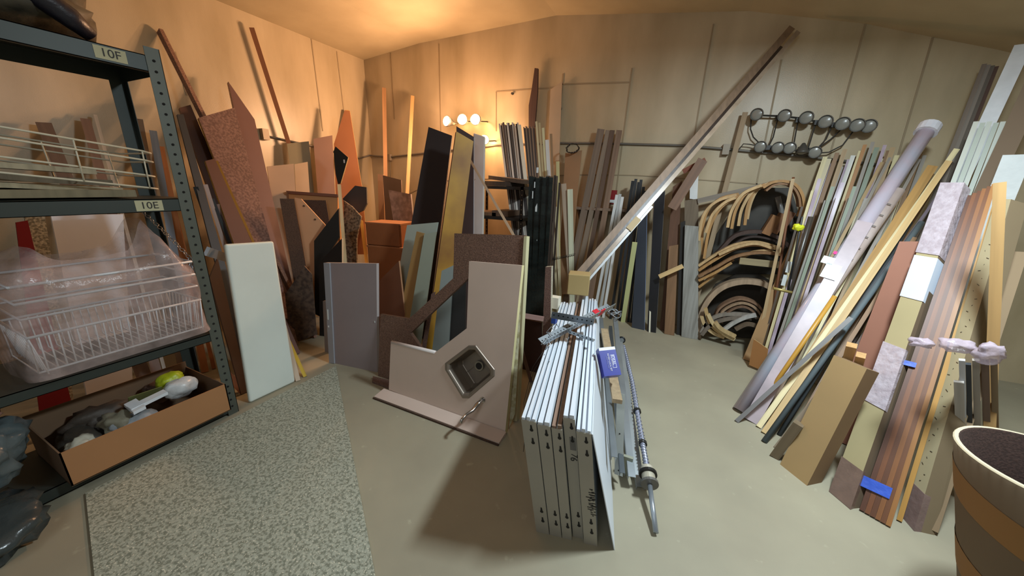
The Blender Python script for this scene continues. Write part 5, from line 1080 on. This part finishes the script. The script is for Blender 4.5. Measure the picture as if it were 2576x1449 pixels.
# upper right: white slats, grey boards, paper-wrapped roll
for i in range(5):
    stick('pale_lath', 'pale grey-green lath leaning high behind the long cardboard column, %s from the pine laths' % ORD[i], 'lath', ('f', 2180 + 16 * i, 1030), ('y', 2455 + 17 * i, 308 + 3 * (i % 2), 3.9), 13, .03, mat(['#cfd3c6', '#bfc6b8'][i % 2], 'flat', .5), 'pale slats behind the long column')
for i in range(4):
    stick('grey_board', 'weathered grey board reaching up near the ceiling, %s from the wrapped tube' % ORD[i], 'board', ('f', 2170 + 8 * i, 960), ('y', 2476 + 10 * i, 163 + 2 * i, 4.25), 12, .03, mat(['#7d7266', '#8d8276', '#6b6156', '#5b4338'][i], 'wood', .8), 'weathered grey boards near the ceiling')
stick('paper_roll', 'white paper-wrapped long package at the upper edge of the rack', 'package', ('y', 2395, 500, 3.9), ('y', 2572, 120, 4.1), 46, .1, mat('#e4e8ea', 'crumple', .5, 0, '#d0d4d6', 6))
stick('brown_package', 'brown long package below the white paper-wrapped one', 'package', ('y', 2470, 500, 3.7), ('y', 2620, 180, 3.9), 60, .1, mat('#7d6a55', 'flat', .8))
stick('white_sheet_roll', 'crinkled white sheet between the pale slats and the stained mouldings', 'sheet', ('f', 2290, 1060), ('y', 2560, 390, 3.55), 70, .02, mat('#cfd4d2', 'crumple', .5, 0, '#b9bebc', 5))
# film clumps
for i, (x, y, yy, r, lab) in enumerate([(2318, 862, 2.2, (.045, .03, .022), 'crumpled clear film on the stained mouldings'), (2405, 868, 2.25, (.06, .035, .03), 'lilac stretch film bunched round the printed carton'), (2490, 890, 2.2, (.05, .03, .045), 'torn brownish film hanging near the light wooden post')]):
    o = blob('film_clump', aty(x, y, yy), r, film_mat('crumpled_film', '#c8b8c4', (.45, .9)), amp=.5, seed=i + 40, sub=3); setp(o, lab, 'film')
# small pieces behind the tube
for i, (x, y0, w, c_, lab) in enumerate([(2420, 905, 16, '#cfd2d6', 'white strip standing behind the cardboard tube'), (2412, 960, 26, '#c3bfb8', 'short white board standing behind the cardboard tube'), (2436, 915, 14, '#34383d', 'dark strip standing behind the cardboard tube'), (2455, 905, 18, '#b0a79c', 'greyish strip standing behind the cardboard tube'),
                                 (2478, 900, 20, '#7e685a', 'brown board standing behind the cardboard tube'), (2500, 900, 18, '#8f7a5e', 'tan board standing behind the cardboard tube')]):
    stick('short_board', lab, 'board', ('f', x + 8, 1255), ('y', x, y0, 2.3), w, .02, mat(c_, 'wood'))
# ---- cardboard tube (concrete form)
tb = empty('cardboard_tube', V((1.37, 1.60, 0)), 'large open cardboard tube standing on the floor at the edge of the rack', 'tube')
c0, c1, r0 = V((1.42, 1.55, 0)), V((1.25, 1.62, .70)), .235
def ringt(t, r): 
    c = c0.lerp(c1, t); return [c + V((math.cos(6.2832 * k / 48) * r, math.sin(6.2832 * k / 48) * r, 0)) for k in range(48)]
mb = MB(); R = [ringt(0, r0), ringt(1, r0), ringt(1.006, r0 - .004), ringt(1.006, r0 - .014), ringt(1, r0 - .018), ringt(.02, r0 - .018)]
vs = [p for r in R for p in r]; fs = [(i * 48 + k, i * 48 + (k + 1) % 48, (i + 1) * 48 + (k + 1) % 48, (i + 1) * 48 + k) for i in range(5) for k in range(48)]
fm = [([0, 1, 1, 2, 2][i]) for i in range(5) for k in range(48)]
mb.v = vs; mb.f = fs; mb.m = fm
mb.link('tube_wall', [mat('#6f5f49', 'flat', .8), mat('#cdbf9f', 'flat', .8), mat('#4a342c', 'chip', .9)], tb, smooth=False)
for p in bpy.data.objects['tube_wall'].data.polygons: p.use_smooth = p.material_index != 1
# spiral wrap band
mb = MB(); vs = []
for k in range(0, 97):
    a = 6.2832 * k / 48; t = .92 - .42 * (k / 48) 
    if t < .16: break
    for dt in (0, .16):
        tt = max(0.0, t - dt); c = c0.lerp(c1, tt); vs.append(c + V((math.cos(a + 2.3) * (r0 + .002), math.sin(a + 2.3) * (r0 + .002), 0)))
n = len(vs) // 2; mb.add(vs, [(2 * i, 2 * i + 1, 2 * i + 3, 2 * i + 2) for i in range(n - 1)])
mb.link('spiral_band', mat('#8f6839', 'flat', .8), tb, smooth=True)
# red paint mark on the floor
# ---- boards seen through the shelving
for i, (a, b, w, c_, lab) in enumerate([((515, 900), (405, 370), 18, '#b9794a', 'orange timber leaning behind the shelving near its post'), ((500, 905), (385, 330), 20, '#8a98a8', 'blue-grey board leaning behind the shelving'), ((480, 900), (345, 300), 30, '#8b7766', 'brown board leaning behind the shelving by the blue-grey one'),
                                   ((540, 900), (425, 470), 10, '#a5693c', 'short orange lath leaning behind the shelving'), ((400, 900), (215, 300), 26, '#8c7468', 'brown board behind the wire tray'), ((430, 900), (240, 290), 9, '#cfc7ba', 'white lath behind the wire tray'), ((360, 900), (110, 310), 40, '#7b6a60', 'wide dull board behind the wire tray')]):
    stick('timber_length', lab, 'timber', (-3.35 - .06 * (i % 3), fl(*a).y * 0 + atx(a[0], a[1], -3.3).y, 0), ('x', b[0], b[1], -4.5), w, .02, mat(c_, 'wood'))
